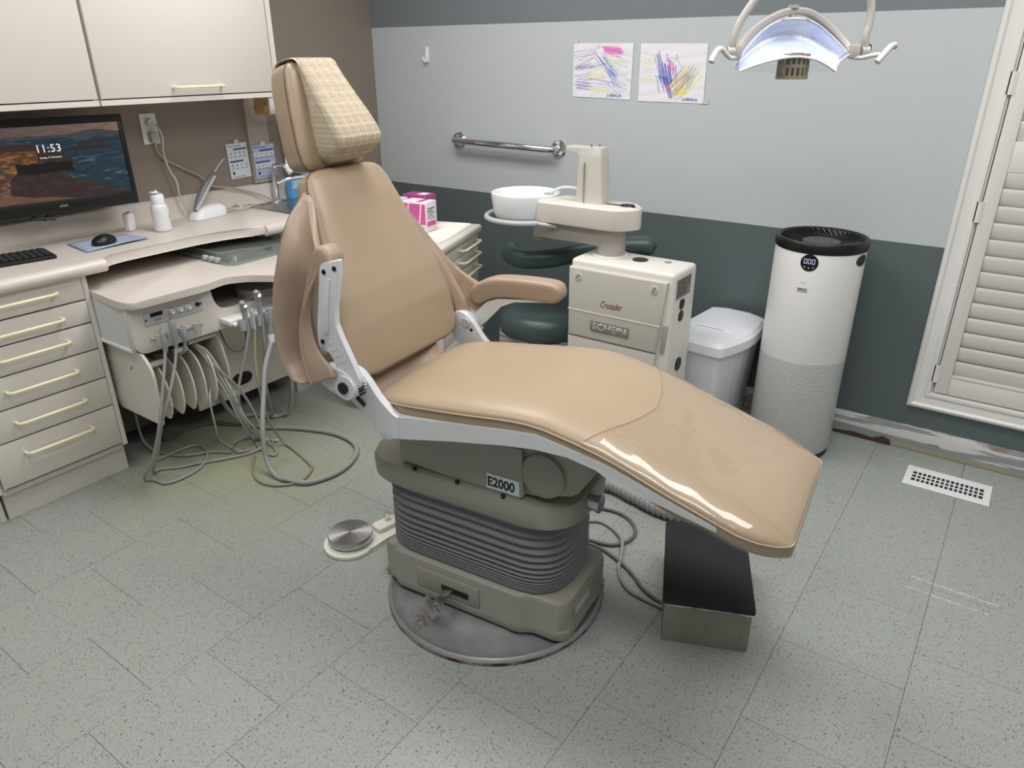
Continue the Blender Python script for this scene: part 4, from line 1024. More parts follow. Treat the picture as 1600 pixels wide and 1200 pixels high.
# control panel
cp = obj('control_panel', box(FX, FX+.004, 1.165, 1.383, .613, .659, .001, 1), 'light_grey', CO, world=True)
obj('display', box(FX+.0035, FX+.005, 1.188, 1.232, .640, .654, 0), 'black', cp, world=True)
text('lettering', 'DCI', 'ink', cp, Matrix.Translation((2.6, -1.3, 0)) @ frame((FX+.0042, 1.212, .628), (0, 1, 0), (0, 0, 1)), .010, .022)
for y in (1.263, 1.295, 1.327):
    bm = BM(); cyl(bm, (FX+.004, y, .640), (FX+.009, y, .640), .009, 18); cyl(bm, (FX+.009, y, .640), (FX+.020, y, .640), .006, 14); obj('dial_knob', bm, 'white_plastic', cp, world=True)
    bm = BM(); cyl(bm, (FX+.004, y+.013, .631), (FX+.0065, y+.013, .631), .003, 8); obj('dial_screw', bm, 'grey_plastic', cp, world=True)
    obj('dial_print', box(FX+.0038, FX+.0046, y-.012, y+.012, .653, .655, 0), 'grey_print', cp, world=True)
bm = BM(); cyl(bm, (FX+.004, 1.362, .642), (FX+.012, 1.362, .642), .007, 16); obj('toggle_switch', bm, 'black', cp, world=True)
for y in (1.170, 1.377): obj('screw', cyl(BM(), (FX+.003, y, .634 if y < 1.2 else .640), (FX+.0055, y, .634 if y < 1.2 else .640), .0035, 8), 'black', cp, world=True)
# instrument holders
def holder(y, x, z, parent):
    bm = BM(); rows = []
    for i in range(9):
        a = -PI*.5+PI*1.0*i/8+PI/2; rows.append([Vector((x+.004+.018*math.sin(a)*k, y-.016*math.cos(a)*k, z+h)) for k, h in ((.75, -.026), (1.0, .006), (1.15, .018), (1.0, .018), (.72, .004), (.60, -.026))])
    loft(bm, rows, cap=False, closed=True); rbox(bm, x-.010, x+.006, y-.010, y+.010, z-.016, z+.010, .003)
    return obj('instrument_holder', bm, 'light_grey', parent, world=True)
for y in (1.188, 1.226, 1.270, 1.325): holder(y, -2.318, .572, CO)
obj('holder_rail', cyl(BM(), (-2.325, 1.160, .572), (-2.325, 1.355, .572), .006, 12), 'grey_plastic', CO, world=True)
obj('rail_bracket', box(-2.352, -2.322, 1.29, 1.305, .562, .582, .002), 'light_grey', CO, world=True)
obj('holder_arm', box(-2.352, -2.285, 1.44, 1.70, .545, .565, .004), 'white_plastic', CO, world=True)
for y in (1.478, 1.513, 1.548, 1.583): holder(y, -2.268, .552, CO)
bm = BM(); bmesh.ops.create_uvsphere(bm, u_segments=14, v_segments=10, radius=.009); xf(bm, Matrix.Translation((-2.262, 1.444, .557))); obj('rail_knob', bm, 'white_plastic', CO, world=True)
obj('drip_cord', tube(BM(), [(-2.40, 1.46, .51), (-2.38, 1.475, .43), (-2.36, 1.51, .41), (-2.34, 1.53, .45), (-2.34, 1.53, .53)], .004, 6, k=5), 'hose_dark', CO, world=True)
obj('support_post', box(-2.23, -2.19, 1.70, 1.72, .55, .690, .002), 'white_plastic', CO, world=True)
# sink cabinet
kc = thing('sink_cabinet', 'cream base cabinet standing behind the chair back under the sink', 'cabinet', (-2.8, 2.2, 0))
bm = BM(); rbox(bm, XL+.003, -2.614, 1.936, 1.952, .0, .770, .001, 1); rbox(bm, XL+.003, -2.614, YE-.02, YE-.005, 0, .77); rbox(bm, XL+.003, XL+.015, 1.952, YE-.02, 0, .77); rbox(bm, XL+.015, -2.614, 1.952, YE-.02, 0, .12); obj('cabinet_box', bm, 'cabinet', kc, world=True)
obj('door', box(-2.612, -2.595, 1.94, 2.225, .11, .765, .002), 'cabinet', kc, world=True); obj('door', box(-2.612, -2.595, 2.229, YE-.008, .11, .765, .002), 'cabinet', kc, world=True)
# plastic tray
TR = thing('instrument_tray', 'clear greenish plastic tray with lid lying on the low console worktop', 'tray', (-2.63, 1.78, .7162), R(2))
bm = BM(); loft(bm, [[Vector((a, b, z)) for a, b in rpoly([(-.185-i, -.20-i), (.185+i, -.20-i), (.185+i, .20+i), (-.185-i, .20+i)], .035, 5)] for z, i in ((0, -.012), (.003, -.002), (.010, .004), (.012, .008), (.012, .002), (.004, -.008))], cap=False)
bm2 = obj('tray_base', bm, 'clear_tray', TR)
bm = BM(); loft(bm, [[Vector((a, b, z)) for a, b in rpoly([(-.170-i, -.185-i), (.170+i, -.185-i), (.170+i, .185+i), (-.170-i, .185+i)], .035, 5)] for z, i in ((.012, .016), (.013, .010), (.030, .004), (.034, -.002))])
obj('tray_lid', bm, 'clear_tray', TR)
for z_, i_, nm_ in ((.012, .007, 'tray_rim'), (.033, -.004, 'lid_rim'), (.013, .014, 'lid_rim')):
    w_, h_ = (.185+i_, .20+i_) if nm_ == 'tray_rim' else (.170+i_, .185+i_)
    obj(nm_, tube(BM(), [(a, b, z_) for a, b in rpoly([(-w_, -h_), (w_, -h_), (w_, h_), (-w_, h_)], .035, 5)], .0022, 6, closed=True), 'glass_edge', TR)
obj('tray_mat', box(-.15, .15, -.165, .165, .002, .004, 0), 'plate_grey', TR)
bm = BM()
for x in (-.02, .02, .055): rbox(bm, x+.05-.012, x+.05+.012, -.212, -.196, .004, .022, .003)
obj('tray_clip', bm, 'light_grey', TR)
obj('clip_block', box(.10, .13, .015, .04, .004, .02, .002), 'black', TR)
for y in (-.08, -.02, .05): obj('steel_insert', tube(BM(), [(.07, y, .008), (.12, y+.05, .008)], .004, 6), 'steel', TR)

# hand instruments and their hoses
GH = 'tubing of the instrument console'
def hose(name, label, P, r, m, k=7, cat='hose', group=GH):
    t = thing(name, label, cat, (P[0][0], P[0][1], 0), 0, group)
    obj('tubing', tube(BM(), P, r, 8, k=k), m, t, world=True, ang=80); return t
def inst(t, name, pts, rs, m): return obj(name, tube(BM(), pts, rs, 12), m, t, world=True, ang=50)
t = hose('handpiece', 'thin grey handpiece tubing with metal tip, leftmost in the console holders', [(-2.296, 1.188, .54), (-2.29, 1.172, .49), (-2.275, 1.135, .40), (-2.28, 1.10, .28), (-2.36, 1.09, .13), (-2.45, 1.085, .02), (-2.43, 1.11, .0075), (-2.376, 1.119, .0075), (-2.356, 1.171, .0075), (-2.368, 1.258, .0075), (-2.431, 1.334, .0075), (-2.515, 1.363, .0075), (-2.553, 1.33, .0075), (-2.56, 1.243, .0075), (-2.555, 1.171, .0075)], .0055, 'hose_grey', cat='handpiece')
inst(t, 'coupling', [(-2.296, 1.188, .615), (-2.296, 1.188, .605), (-2.296, 1.188, .60), (-2.296, 1.188, .575), (-2.296, 1.188, .535), (-2.295, 1.186, .525)], [.003, .004, .007, .0095, .009, .006], 'grey_plastic')
t = hose('handpiece', 'grey handpiece connector with bronze tip held in front of the control dials', [(-2.298, 1.228, .53), (-2.29, 1.205, .47), (-2.275, 1.160, .39), (-2.29, 1.115, .28), (-2.38, 1.115, .12), (-2.47, 1.13, .02), (-2.48, 1.17, .008), (-2.44, 1.21, .008), (-2.40, 1.28, .008), (-2.35, 1.353, .008), (-2.306, 1.439, .008), (-2.30, 1.50, .02), (-2.33, 1.52, .09), (-2.33, 1.49, .20), (-2.33, 1.45, .29), (-2.35, 1.41, .36), (-2.39, 1.375, .43), (-2.43, 1.36, .475)], .0055, 'hose_grey', cat='handpiece')
inst(t, 'coupling', [(-2.298, 1.230, .630), (-2.298, 1.230, .625), (-2.298, 1.229, .585), (-2.298, 1.228, .555), (-2.298, 1.228, .525)], [.010, .0125, .0125, .010, .006], 'grey_plastic')
inst(t, 'metal_tip', [(-2.299, 1.231, .662), (-2.299, 1.231, .650), (-2.298, 1.230, .648), (-2.298, 1.230, .628)], [.0055, .0065, .0055, .006], 'cage_tan')
t = hose('handpiece', 'short grey handpiece connector in the third console holder', [(-2.305, 1.268, .545), (-2.32, 1.265, .50), (-2.36, 1.262, .478), (-2.42, 1.27, .47)], .0055, 'hose_grey', cat='handpiece')
inst(t, 'coupling', [(-2.302, 1.268, .580), (-2.302, 1.268, .575), (-2.303, 1.268, .55), (-2.305, 1.268, .535)], [.006, .009, .009, .006], 'grey_plastic')
def syringe(y, z, label, P):
    t = hose('air_water_syringe', label, P, .0052, 'hose_grey', cat='syringe'); x = -2.252
    inst(t, 'syringe_grip', [(x, y+.003, z-.115), (x, y+.002, z-.09), (x, y, z-.045), (x, y-.002, z-.01)], [.007, .009, .0105, .0115], 'grey_plastic')
    inst(t, 'syringe_head', [(x+.002, y-.001, z-.022), (x+.004, y-.004, z), (x+.010, y-.010, z+.006), (x+.018, y-.016, z+.002)], [.0125, .0135, .011, .008], 'grey_plastic')
    bm = BM(); cyl(bm, (x+.010, y-.002, z-.008), (x+.018, y-.004, z-.004), .007, 14); obj('button', bm, 'chrome', t, world=True)
syringe(1.483, .628, 'grey air and water syringe with chrome button, left one of two', [(-2.250, 1.485, .515), (-2.265, 1.462, .42), (-2.283, 1.439, .337), (-2.30, 1.43, .25), (-2.38, 1.49, .10), (-2.40, 1.525, .012), (-2.301, 1.487, .007), (-2.22, 1.481, .007), (-2.226, 1.507, .007), (-2.317, 1.54, .008), (-2.419, 1.523, .007), (-2.426, 1.451, .007), (-2.357, 1.416, .007), (-2.319, 1.449, .012)])
syringe(1.548, .652, 'grey air and water syringe with tall head beside the suction hose', [(-2.250, 1.551, .54), (-2.262, 1.552, .45), (-2.30, 1.56, .33), (-2.36, 1.60, .18), (-2.44, 1.66, .05), (-2.52, 1.68, .012), (-2.62, 1.64, .008)])
t = hose('saliva_ejector', 'thin yellowed saliva ejector tube hanging from the holders and looped on the floor', [(-2.252, 1.515, .52), (-2.24, 1.49, .416), (-2.225, 1.475, .309), (-2.24, 1.50, .16), (-2.26, 1.56, .03), (-2.195, 1.561, .0065), (-2.054, 1.524, .0065), (-2.007, 1.499, .0065), (-1.975, 1.42, .0065), (-2.014, 1.355, .0065), (-2.091, 1.329, .0065), (-2.18, 1.361, .0065), (-2.278, 1.44, .0065)], .0047, 'hose_tan')
inst(t, 'ejector_valve', [(-2.252, 1.514, .60), (-2.252, 1.514, .59), (-2.252, 1.515, .575), (-2.252, 1.515, .52)], [.004, .0085, .007, .006], 'light_grey')
t = hose('suction_hose', 'thick grey suction hose hanging from the holders and looping across the floor', [(-2.25, 1.578, .455), (-2.225, 1.515, .373), (-2.20, 1.475, .29), (-2.155, 1.415, .17), (-2.13, 1.395, .06), (-2.075, 1.385, .012), (-2.013, 1.392, .012), (-1.936, 1.424, .012), (-1.901, 1.526, .012), (-1.921, 1.627, .012), (-1.981, 1.708, .012), (-2.073, 1.741, .012), (-2.181, 1.734, .012), (-2.319, 1.68, .012), (-2.44, 1.609, .012), (-2.548, 1.57, .03), (-2.585, 1.54, .10), (-2.57, 1.50, .22)], .0095, 'hose_grey')
inst(t, 'suction_valve', [(-2.252, 1.590, .575), (-2.252, 1.589, .57), (-2.252, 1.586, .54), (-2.252, 1.583, .51), (-2.251, 1.580, .48)], [.012, .014, .013, .011, .013], 'grey_plastic')
inst(t, 'suction_collar', [(-2.251, 1.580, .482), (-2.250, 1.578, .45)], [.0135, .0125], 'white_plastic')
for i in range(3):
    d = .012*i; P = [(-2.43+.01*i, 1.355+d*.3, .475), (-2.39, 1.368+d, .44), (-2.365+.006*i, 1.39+d, .35), (-2.33, 1.405+d, .27), (-2.32, 1.43+d, .16), (-2.35, 1.49+d*1.5, .04+.004*i), (-2.38+.02*i, 1.53+d, .0075), (-2.34+.02*i, 1.545+d, .0075), (-2.29-.01*i, 1.525+2*d, .0075)]
    hose('instrument_tubing', ['grey tubing hanging over the right tubing guide, front strand', 'grey tubing hanging over the right tubing guide, middle strand', 'grey tubing hanging over the right tubing guide, rear strand'][i], P, .0045+.001*(i == 1), 'hose_grey' if i != 2 else 'hose_white')
hose('instrument_tubing', 'thin pale tubing dropping from the guides onto the yellowed floor', [(-2.40, 1.385, .30), (-2.365, 1.35, .25), (-2.42, 1.385, .10), (-2.50, 1.435, .012), (-2.414, 1.427, .006), (-2.34, 1.434, .006)], .0038, 'hose_white')
hose('instrument_tubing', 'dark grey tubing curving under the guides along the floor', [(-2.734, 1.318, .12), (-2.765, 1.327, .03), (-2.719, 1.311, .0075), (-2.67, 1.318, .0075), (-2.693, 1.405, .0075), (-2.667, 1.494, .0075), (-2.60, 1.535, .0075), (-2.50, 1.60, .0075)], .0055, 'hose_dark')
hose('instrument_tubing', 'grey tubing on the floor running under the console left end', [(-2.70, 1.22, .20), (-2.67, 1.215, .05), (-2.60, 1.24, .008), (-2.50, 1.28, .008), (-2.44, 1.36, .0075), (-2.37, 1.40, .0075)], .0055, 'hose_grey')
hose('drain_hose', 'thick grey hose dropping behind the chair back beside the sink cabinet', [(-2.40, 1.78, .60), (-2.39, 1.765, .40), (-2.40, 1.755, .20), (-2.43, 1.75, .05), (-2.47, 1.725, .012), (-2.50, 1.69, .011), (-2.57, 1.66, .011), (-2.60, 1.62, .011)], .0095, 'hose_grey')

# ================================================================ ROLLING CART WITH BOXES
ce, cs = math.cos, math.sin
cx = Vector((-.949, -.315, 0)); cy = Vector((-.315, .949, 0))     # depth (to the back), width (to the right end)
RC = thing('storage_cart', 'cream drawer cart with ribbed white mat behind the chair back', 'cart', (-1.985, 2.535, 0), math.atan2(.315, .949))
# local: +x faces the room, +y to the right end; origin at the front right corner
cw, cd, ch_ = .455, .46, .765
bm = BM(); rbox(bm, -cd, -.017, -cw, -.001, .05, ch_-.03, .002); rbox(bm, -cd, -.001, -cw, -cw+.035, .05, ch_-.03, .010, 3); obj('cart_body', bm, 'cabinet', RC)
bm = BM(); rbox(bm, -cd-.01, .018, -cw-.015, .012, ch_-.034, ch_, .012, 4); obj('cart_top', bm, 'counter', RC, ang=50)
zb = [.725, .672, .612, .47, .33, .19, .06]
for i in range(6):
    d = obj('drawer', box(-.017, .001, -cw+.038, -.002, zb[i+1]+.002, zb[i]-.002, .002), 'cabinet', RC)
    zc = zb[i]-.022 if i < 3 else zb[i]-.035
    bar_handle(d, .001, -.245, -.035, zc, world=False)
for x in (-.06, -cd+.06):
    for y in (-.06, -cw+.06):
        bm = BM(); cyl(bm, (x, y-.012, .025), (x, y+.012, .025), .025, 18); rbox(bm, x-.012, x+.012, y-.016, y+.016, .03, .052, .002); obj('caster', bm, 'dark', RC)
MT = thing('ribbed_mat', 'white ribbed mat with scalloped edge on top of the cart', 'mat', RC.matrix_basis @ Vector((-cd/2, -cw/2, ch_+.0005)), math.atan2(.315, .949))
bm = BM(); pts = rpoly([(-.215, -.20), (.215, -.20), (.215, .215), (-.215, .215)], [.02, .10, .03, .02], 6); prism(bm, pts, 0, .004, 'xy', .0015)
for i in range(28):
    y = -.19+.0145*i; x1 = .205 if i > 5 else .205-.09*(1-(i/6))**1.5
    tube(bm, [(-.212, y, .004), (x1, y, .004)], .0032, 6)
obj('mat_sheet', bm, 'rubber_white', MT)
def on_cart(x, y, dz=.009): return RC.matrix_basis @ Vector((x, y, ch_+dz))
RA = math.atan2(.315, .949)
t = thing('tissue_carton', 'pink and white upright carton at the front of the cart', 'box', on_cart(-.185, -.205), R(8), 'cartons on the cart')
obj('carton', box(-.060, .060, -.040, .040, 0, .122, .0015), 'box_white', t)
obj('print_block', box(-.056, .056, -.0408, -.0398, .030, .114, 0), 'pink', t)
for x in (-.040, .022): obj('print_stripe', prism(BM(), [(x, .030), (x+.006, .030), (x+.018, .114), (x+.012, .114)], -.0413, -.0405, 'xz'), 'box_white', t)
text('lettering', '03', 'grey_print', t, frame((.040, -.0403, .014), (1, 0, 0), (0, 0, 1)), .012)
obj('print_stripe', box(.010, .030, -.038, .038, .1218, .1226, 0), 'magenta', t)
obj('print_block', box(.0598, .0606, -.034, .030, .022, .042, 0), 'pink', t)
for i in range(5): obj('print_line', box(.0598, .0606, -.030, .024-.012*(i % 2), .052+.010*i, .056+.010*i, 0), 'ink' if i > 2 else 'grey_print', t)
t = thing('glove_carton', 'magenta carton standing behind the pink one on the cart', 'box', on_cart(-.235, -.085), R(8), 'cartons on the cart')
obj('carton', box(-.060, .060, -.040, .040, 0, .127, .0015), 'magenta', t)
obj('print_block', box(.0598, .0606, -.036, .020, .008, .085, 0), 'box_white', t); obj('print_block', box(.0604, .0611, -.028, .006, .015, .055, 0), 'pink', t); obj('print_block', box(.0604, .0611, -.022, .002, .055, .085, 0), 'ink', t)
obj('print_stripe', box(.0, .04, -.02, .03, .1268, .1276, 0), 'box_white', t)
t = thing('glove_carton', 'white and pale blue open carton left of the pink one', 'box', on_cart(-.325, -.200), R(8), 'cartons on the cart')
obj('carton', box(-.062, .062, -.050, .050, 0, .124, .0015), 'box_white', t); obj('print_block', box(-.0612, .0612, .036, .0508, .10, .1246, 0), 'pale_blue', t); obj('print_block', box(-.05, .06, -.0508, -.0498, .07, .11, 0), 'pale_blue', t)
bm = BM(); prism(bm, [(.050*math.cos(a), .032*math.sin(a)-.008) for a in [2*PI*i/20 for i in range(20)]], .1238, .1250); obj('opening', bm, 'black', t)

# ================================================================ CUSPIDOR UNIT
CU = thing('cuspidor_unit', 'beige dental cuspidor unit with white bowl standing against the back wall', 'cuspidor', (-1.155, 2.40, 0))
bx0, bx1, by0, by1, bz = -1.367, -.945, 2.312, 2.512, .752
ub = obj('unit_body', box(bx0, bx1, by0, by1, .012, bz, .016, 4), 'unit_edge', CU, world=True, ang=50)
pn = [(bx0+.002, .722), (-.965, .722), (-.990, .452), (bx0+.004, .452)]
up_ = obj('upper_panel', prism(BM(), pn, by0-.016, by0+.01, 'xz', .007, 3), 'unit_beige', CU, world=True)
obj('panel_ridge', prism(BM(), [(bx0+.003, .560), (-.981, .560), (-.9825, .556), (bx0+.003, .556)], by0-.0175, by0-.01, 'xz'), 'unit_edge', up_, world=True)
pn2 = [(bx0+.004, .448), (-.990, .448), (-1.02, .05), (bx0+.02, .05)]
obj('lower_panel', prism(BM(), pn2, by0-.015, by0+.01, 'xz', .004, 2), 'unit_beige', ub, world=True)
obj('side_recess', prism(BM(), [(-.972, .562), (-.955, .562), (-.962, .455), (-.978, .455)], by0-.006, by0+.002, 'xz', .001), 'unit_grey', ub, world=True)
for x, z, a in ((-1.325, .690, 40), (-1.015, .690, 65)):
    bm = BM(); cyl(bm, (x, by0-.0165, z), (x, by0-.0175, z), .017, 24); r_ = obj('fastener_rim', bm, 'unit_edge', up_, world=True)
    bm = BM(); cyl(bm, (x+.002, by0-.0175, z), (x+.002, by0-.0195, z), .0125, 20); s_ = obj('fastener', bm, 'light_grey', up_, world=True)
    bm = BM(); rbox(bm, -.011, .011, -.0005, .0005, -.0012, .0012); xf(bm, Matrix.Translation((x+.002, by0-.0196, z)) @ Matrix.Rotation(R(-a), 4, 'Y')); obj('fastener_slot', bm, 'dark', up_, world=True)
Mf = Matrix.Translation(-Vector(CU.location))
bm = BM(); prism(bm, rpoly([(-1.263, .530), (-1.100, .530), (-1.100, .487), (-1.263, .487)], .006, 3), by0-.019, by0-.014, 'xz', .001); obj('maker_plate', bm, 'plate_grey', up_, world=True)
text('lettering', 'SCHEIN', 'logo_light', up_, Mf @ frame((-1.1815, by0-.0192, .5085), (1, 0, 0), (0, 0, 1)), .028, .142, bold=.03)
text('lettering', 'Crusader', 'red_ink', up_, Mf @ frame((-1.178, by0-.0165, .600), (1, 0, 0), (0, 0, 1)), .026, .090, shear=.45)
Ms = Mf @ frame((bx1+.0004, 2.395, .690), (0, 1, 0), (0, 0, 1))
sp = obj('rating_plate', xf(box(-.062, .062, -.036, .036, 0, .0012, 0), Ms), 'plate_grey', CU)
for i in range(7): obj('print_line', xf(box(-.055, .02 if i % 2 else .03, .026-.0088*i, .029-.0088*i, .001, .0016, 0), Ms), 'ink', sp)
for i in range(6): obj('print_line', xf(box(.036, .056, .028-.006*i, .030-.006*i, .001, .0016, 0), Ms), 'ink', sp)
for z in (.626, .580):
    bm = BM(); prism(bm, rpoly([(2.373, z+.018), (2.413, z+.018), (2.413, z-.018), (2.373, z-.018)], .014, 5), bx1-.002, bx1+.003, 'yz', .001); q_ = obj('socket', bm, 'black', CU, world=True)
    for y in (2.386, 2.400): obj('socket_slot', box(bx1+.0028, bx1+.0034, y-.0012, y+.0012, z-.006, z+.006, 0), 'dark', q_, world=True)
obj('socket_screw', cyl(BM(), (bx1-.001, 2.393, .603), (bx1+.002, 2.393, .603), .004, 8), 'dark', ub, world=True)
obj('port_plug', cyl(BM(), (bx1-.002, 2.41, .385), (bx1+.004, 2.41, .385), .026, 24), 'black', ub, world=True)
for x, y, r_, m_ in ((-1.135, 2.425, .029, 'dark'), (-1.035, 2.45, .013, 'grey_plastic')):
    obj('top_cap', cyl(BM(), (x, y, bz-.002), (x, y, bz+.003), r_, 28), m_, ub, world=True)
obj('pivot_flange', lathe(BM(), [(0, 0), (.072, 0), (.072, .004), (.066, .007), (0, .007)], (-1.262, 2.430, bz), 40), 'off_white', CU, world=True)
# swinging arm column
bm = BM(); prism(bm, rpoly([(-1.60, 2.385), (-1.325, 2.385), (-1.262, 2.377), (-1.208, 2.43), (-1.262, 2.483), (-1.325, 2.475), (-1.60, 2.475)], [.03, .01, .04, .05, .04, .01, .03], 6), .792, .862, 'xy', .004)
obj('swing_arm', bm, 'unit_grey', CU, world=True)
obj('pivot_column', cyl(BM(), (-1.262, 2.43, bz+.006), (-1.262, 2.43, .862), .054, 36), 'unit_grey', CU, world=True)
obj('drain_cap', cyl(BM(), (-1.575, 2.43, .775), (-1.575, 2.43, .80), .033, 20), 'brass', CU, world=True)
bm = BM(); hd_ = rpoly([(-1.545, 2.345), (-1.20, 2.345), (-1.135, 2.43), (-1.20, 2.515), (-1.52, 2.515), (-1.535, 2.43)], [.01, .06, .075, .06, .02, .03], 8)
loft(bm, [[Vector((p[0]-(k_*.03 if p[0] < -1.5 else 0)+(i_ if p[0] < -1.35 else -i_), p[1]+(i_ if p[1] < 2.43 else -i_), z)) for p in hd_] for z, i_, k_ in ((.858, .012, .3), (.862, .002, .3), (.868, 0, .3), (.934, 0, 0), (.941, .006, 0), (.943, .018, 0))])
hb_ = obj('bowl_housing', bm, 'off_white', CU, world=True)
obj('top_cap', cyl(BM(), (-1.205, 2.43, .941), (-1.205, 2.43, .946), .027, 28), 'dark', hb_, world=True)
# post for the cup filler
bm = BM()
for_ = [(.943, -1.402, -1.288, 2.385, 2.465), (1.105, -1.398, -1.300, 2.390, 2.460), (1.120, -1.410, -1.302, 2.390, 2.460), (1.128, -1.455, -1.304, 2.392, 2.458), (1.140, -1.455, -1.306, 2.394, 2.456)]
loft(bm, [[Vector((a, b, z)) for a, b in rpoly([(x0, y0), (x1, y0), (x1, y1), (x0, y1)], .012, 4)] for z, x0, x1, y0, y1 in for_])
ps = obj('filler_post', bm, 'unit_beige', CU, world=True, ang=40); ps['label'] = 'upright post with two steel pins'
bm = BM(); prism(bm, [(-1.3635, .945), (-1.3625, .945), (-1.3645, 1.09), (-1.3655, 1.09)], 2.380, 2.390, 'xz'); obj('post_seam', bm, 'plate_grey', ps, world=True)
for x, y in ((-1.352, 2.41), (-1.335, 2.44)): obj('steel_pin', cyl(BM(), (x, y, 1.138), (x, y, 1.152), .0032, 8), 'steel', ps, world=True)
# bowl
bm = lathe(BM(), [(.0, .852), (.100, .852), (.120, .857), (.128, .872), (.134, .915), (.138, .942), (.137, .951), (.131, .953), (.124, .948), (.117, .925), (.095, .895), (.05, .885), (.015, .880), (0, .880)], (-1.655, 2.430, 0), 64)
bw = obj('bowl', bm, 'white_plastic', CU, world=True, ang=50)
obj('drain', cyl(BM(), (-1.655, 2.43, .880), (-1.655, 2.43, .883), .014, 16), 'steel', bw, world=True)
bm = BM(); tube(bm, [(-1.40, 2.50, .95), (-1.46, 2.50, .972), (-1.52, 2.49, .972), (-1.56, 2.475, .955)], .006, 8, k=5); obj('rinse_spout', bm, 'white_plastic', CU, world=True)
bm = BM(); lathe(bm, [(0, 0), (.02, 0), (.022, .004), (0, .008)], (-1.55, 2.44, .951), 20); obj('spout_tip', bm, 'light_grey', CU, world=True)
bm = BM(); tube(bm, [(-1.655+.158*math.cos(a), 2.43+.158*math.sin(a), .857) for a in [R(-40)-2*PI*.80*i/40 for i in range(41)]], .010, 10)
obj('ring_rail', bm, 'light_grey', CU, world=True)
bm = BM(); tube(bm, [(-1.535, 2.328, .857), (-1.47, 2.37, .846)], .008, 8); obj('rail_stem', bm, 'light_grey', CU, world=True)

# ================================================================ STOOL, BIN, PURIFIER
SL = thing('assistant_stool', 'dark green padded stool with curved arm support beside the cuspidor unit', 'stool', (-1.645, 2.570, 0))
obj('seat', lathe(BM(), [(0, .325), (.17, .325), (.195, .335), (.205, .365), (.203, .40), (.188, .425), (.15, .437), (.08, .441), (0, .442)], n=56), 'green_vinyl', SL, ang=50)
obj('seat_pan', lathe(BM(), [(0, .30), (.12, .30), (.13, .325), (0, .325)], n=32), 'dark', SL)
obj('gas_column', lathe(BM(), [(0, .07), (.028, .07), (.028, .20), (.018, .20), (.018, .30), (0, .30)], n=20), 'chrome', SL)
for i in range(5):
    a = 2*PI*i/5+.5; x, y = .20*math.cos(a), .20*math.sin(a)
    lg = obj('leg', tube(BM(), [(.02*math.cos(a), .02*math.sin(a), .095), (x, y, .065)], [.016, .012], 8), 'black', SL)
    bm = BM(); cyl(bm, (x-.012*math.sin(a), y+.012*math.cos(a), .026), (x+.012*math.sin(a), y-.012*math.cos(a), .026), .026, 16); rbox(bm, x-.008, x+.008, y-.008, y+.008, .04, .07, .002); obj('caster', bm, 'dark', lg)
P = [(-.20, .02, .665), (-.16, -.06, .655), (-.07, -.085, .650), (.03, -.035, .66), (.12, .035, .68), (.22, .105, .70), (.33, .175, .71), (.40, .215, .708)]
C_ = catmull(P, 5); bm = BM(); rings = []
for i, p in enumerate(C_):
    t_ = i/(len(C_)-1); k_ = min(1, math.sqrt(max(0, 1-(1-min(1, t_/.12))**2))+.05, math.sqrt(max(0, 1-(1-min(1, (1-t_)/.10))**2))+.05)
    d = (C_[min(i+1, len(C_)-1)]-C_[max(i-1, 0)]).normalized(); n_ = Vector((-d.y, d.x, 0)).normalized()
    rings.append([p+n_*math.cos(a)*.038*k_+Vector((0, 0, 1))*math.sin(a)*.042*k_ for a in [2*PI*j/16 for j in range(16)]])
loft(bm, rings); xf(bm, Matrix.Translation((.0, .03, 0)))
ar = obj('arm_support', bm, 'green_vinyl', SL, ang=60)
obj('arm_post', tube(BM(), [(.05, .06, .315), (.24, .18, .32), (.27, .20, .36), (.27, .195, .68)], .012, 10), 'chrome', SL)

BN = thing('waste_bin', 'white plastic step bin between cuspidor unit and air purifier', 'bin', (-.925, 2.735, 0), R(-5))
def bring(wx, wy, bul, z, n=7):
    pts = [(-wx, -wy), (wx-.0, -wy)]
    pts += [(wx+bul*math.sin(PI*i/n), -wy+2*wy*i/n) for i in range(1, n)]
    pts += [(wx, wy), (-wx, wy)]
    return [Vector((a, b, z)) for a, b in rpoly(pts, [.02, .02]+[0.001]*(n-1)+[.02, .02], 3)]
bm = BM(); loft(bm, [bring(.085, .165, .018, .004), bring(.088, .168, .020, .01), bring(.112, .196, .032, .40)]); obj('bin_body', bm, 'bin_white', BN, ang=50)
bm = BM(); loft(bm, [bring(.120, .205, .036, .392), bring(.123, .208, .038, .398), bring(.122, .206, .037, .432), bring(.112, .194, .030, .446), bring(.080, .150, .02, .452)]); ld = obj('lid', bm, 'bin_white', BN, ang=28)
bm = BM(); rows = [[Vector((x, y, z)) for x, z in ((-.121, .40), (-.121, .434), (-.113, .449), (-.05, .458), (.05, .458), (.112, .448), (.128, .436), (.130, .40))] for y in (-.06, -.05, .19, .206)]
loft(bm, rows, cap=False, closed=False); mod(obj('lid_flap', bm, 'bin_white', ld, ang=40), 'SOLIDIFY', thickness=.004)
obj('foot_pedal', box(-.03, .03, -.20, -.165, .012, .024, .004), 'dark', BN)

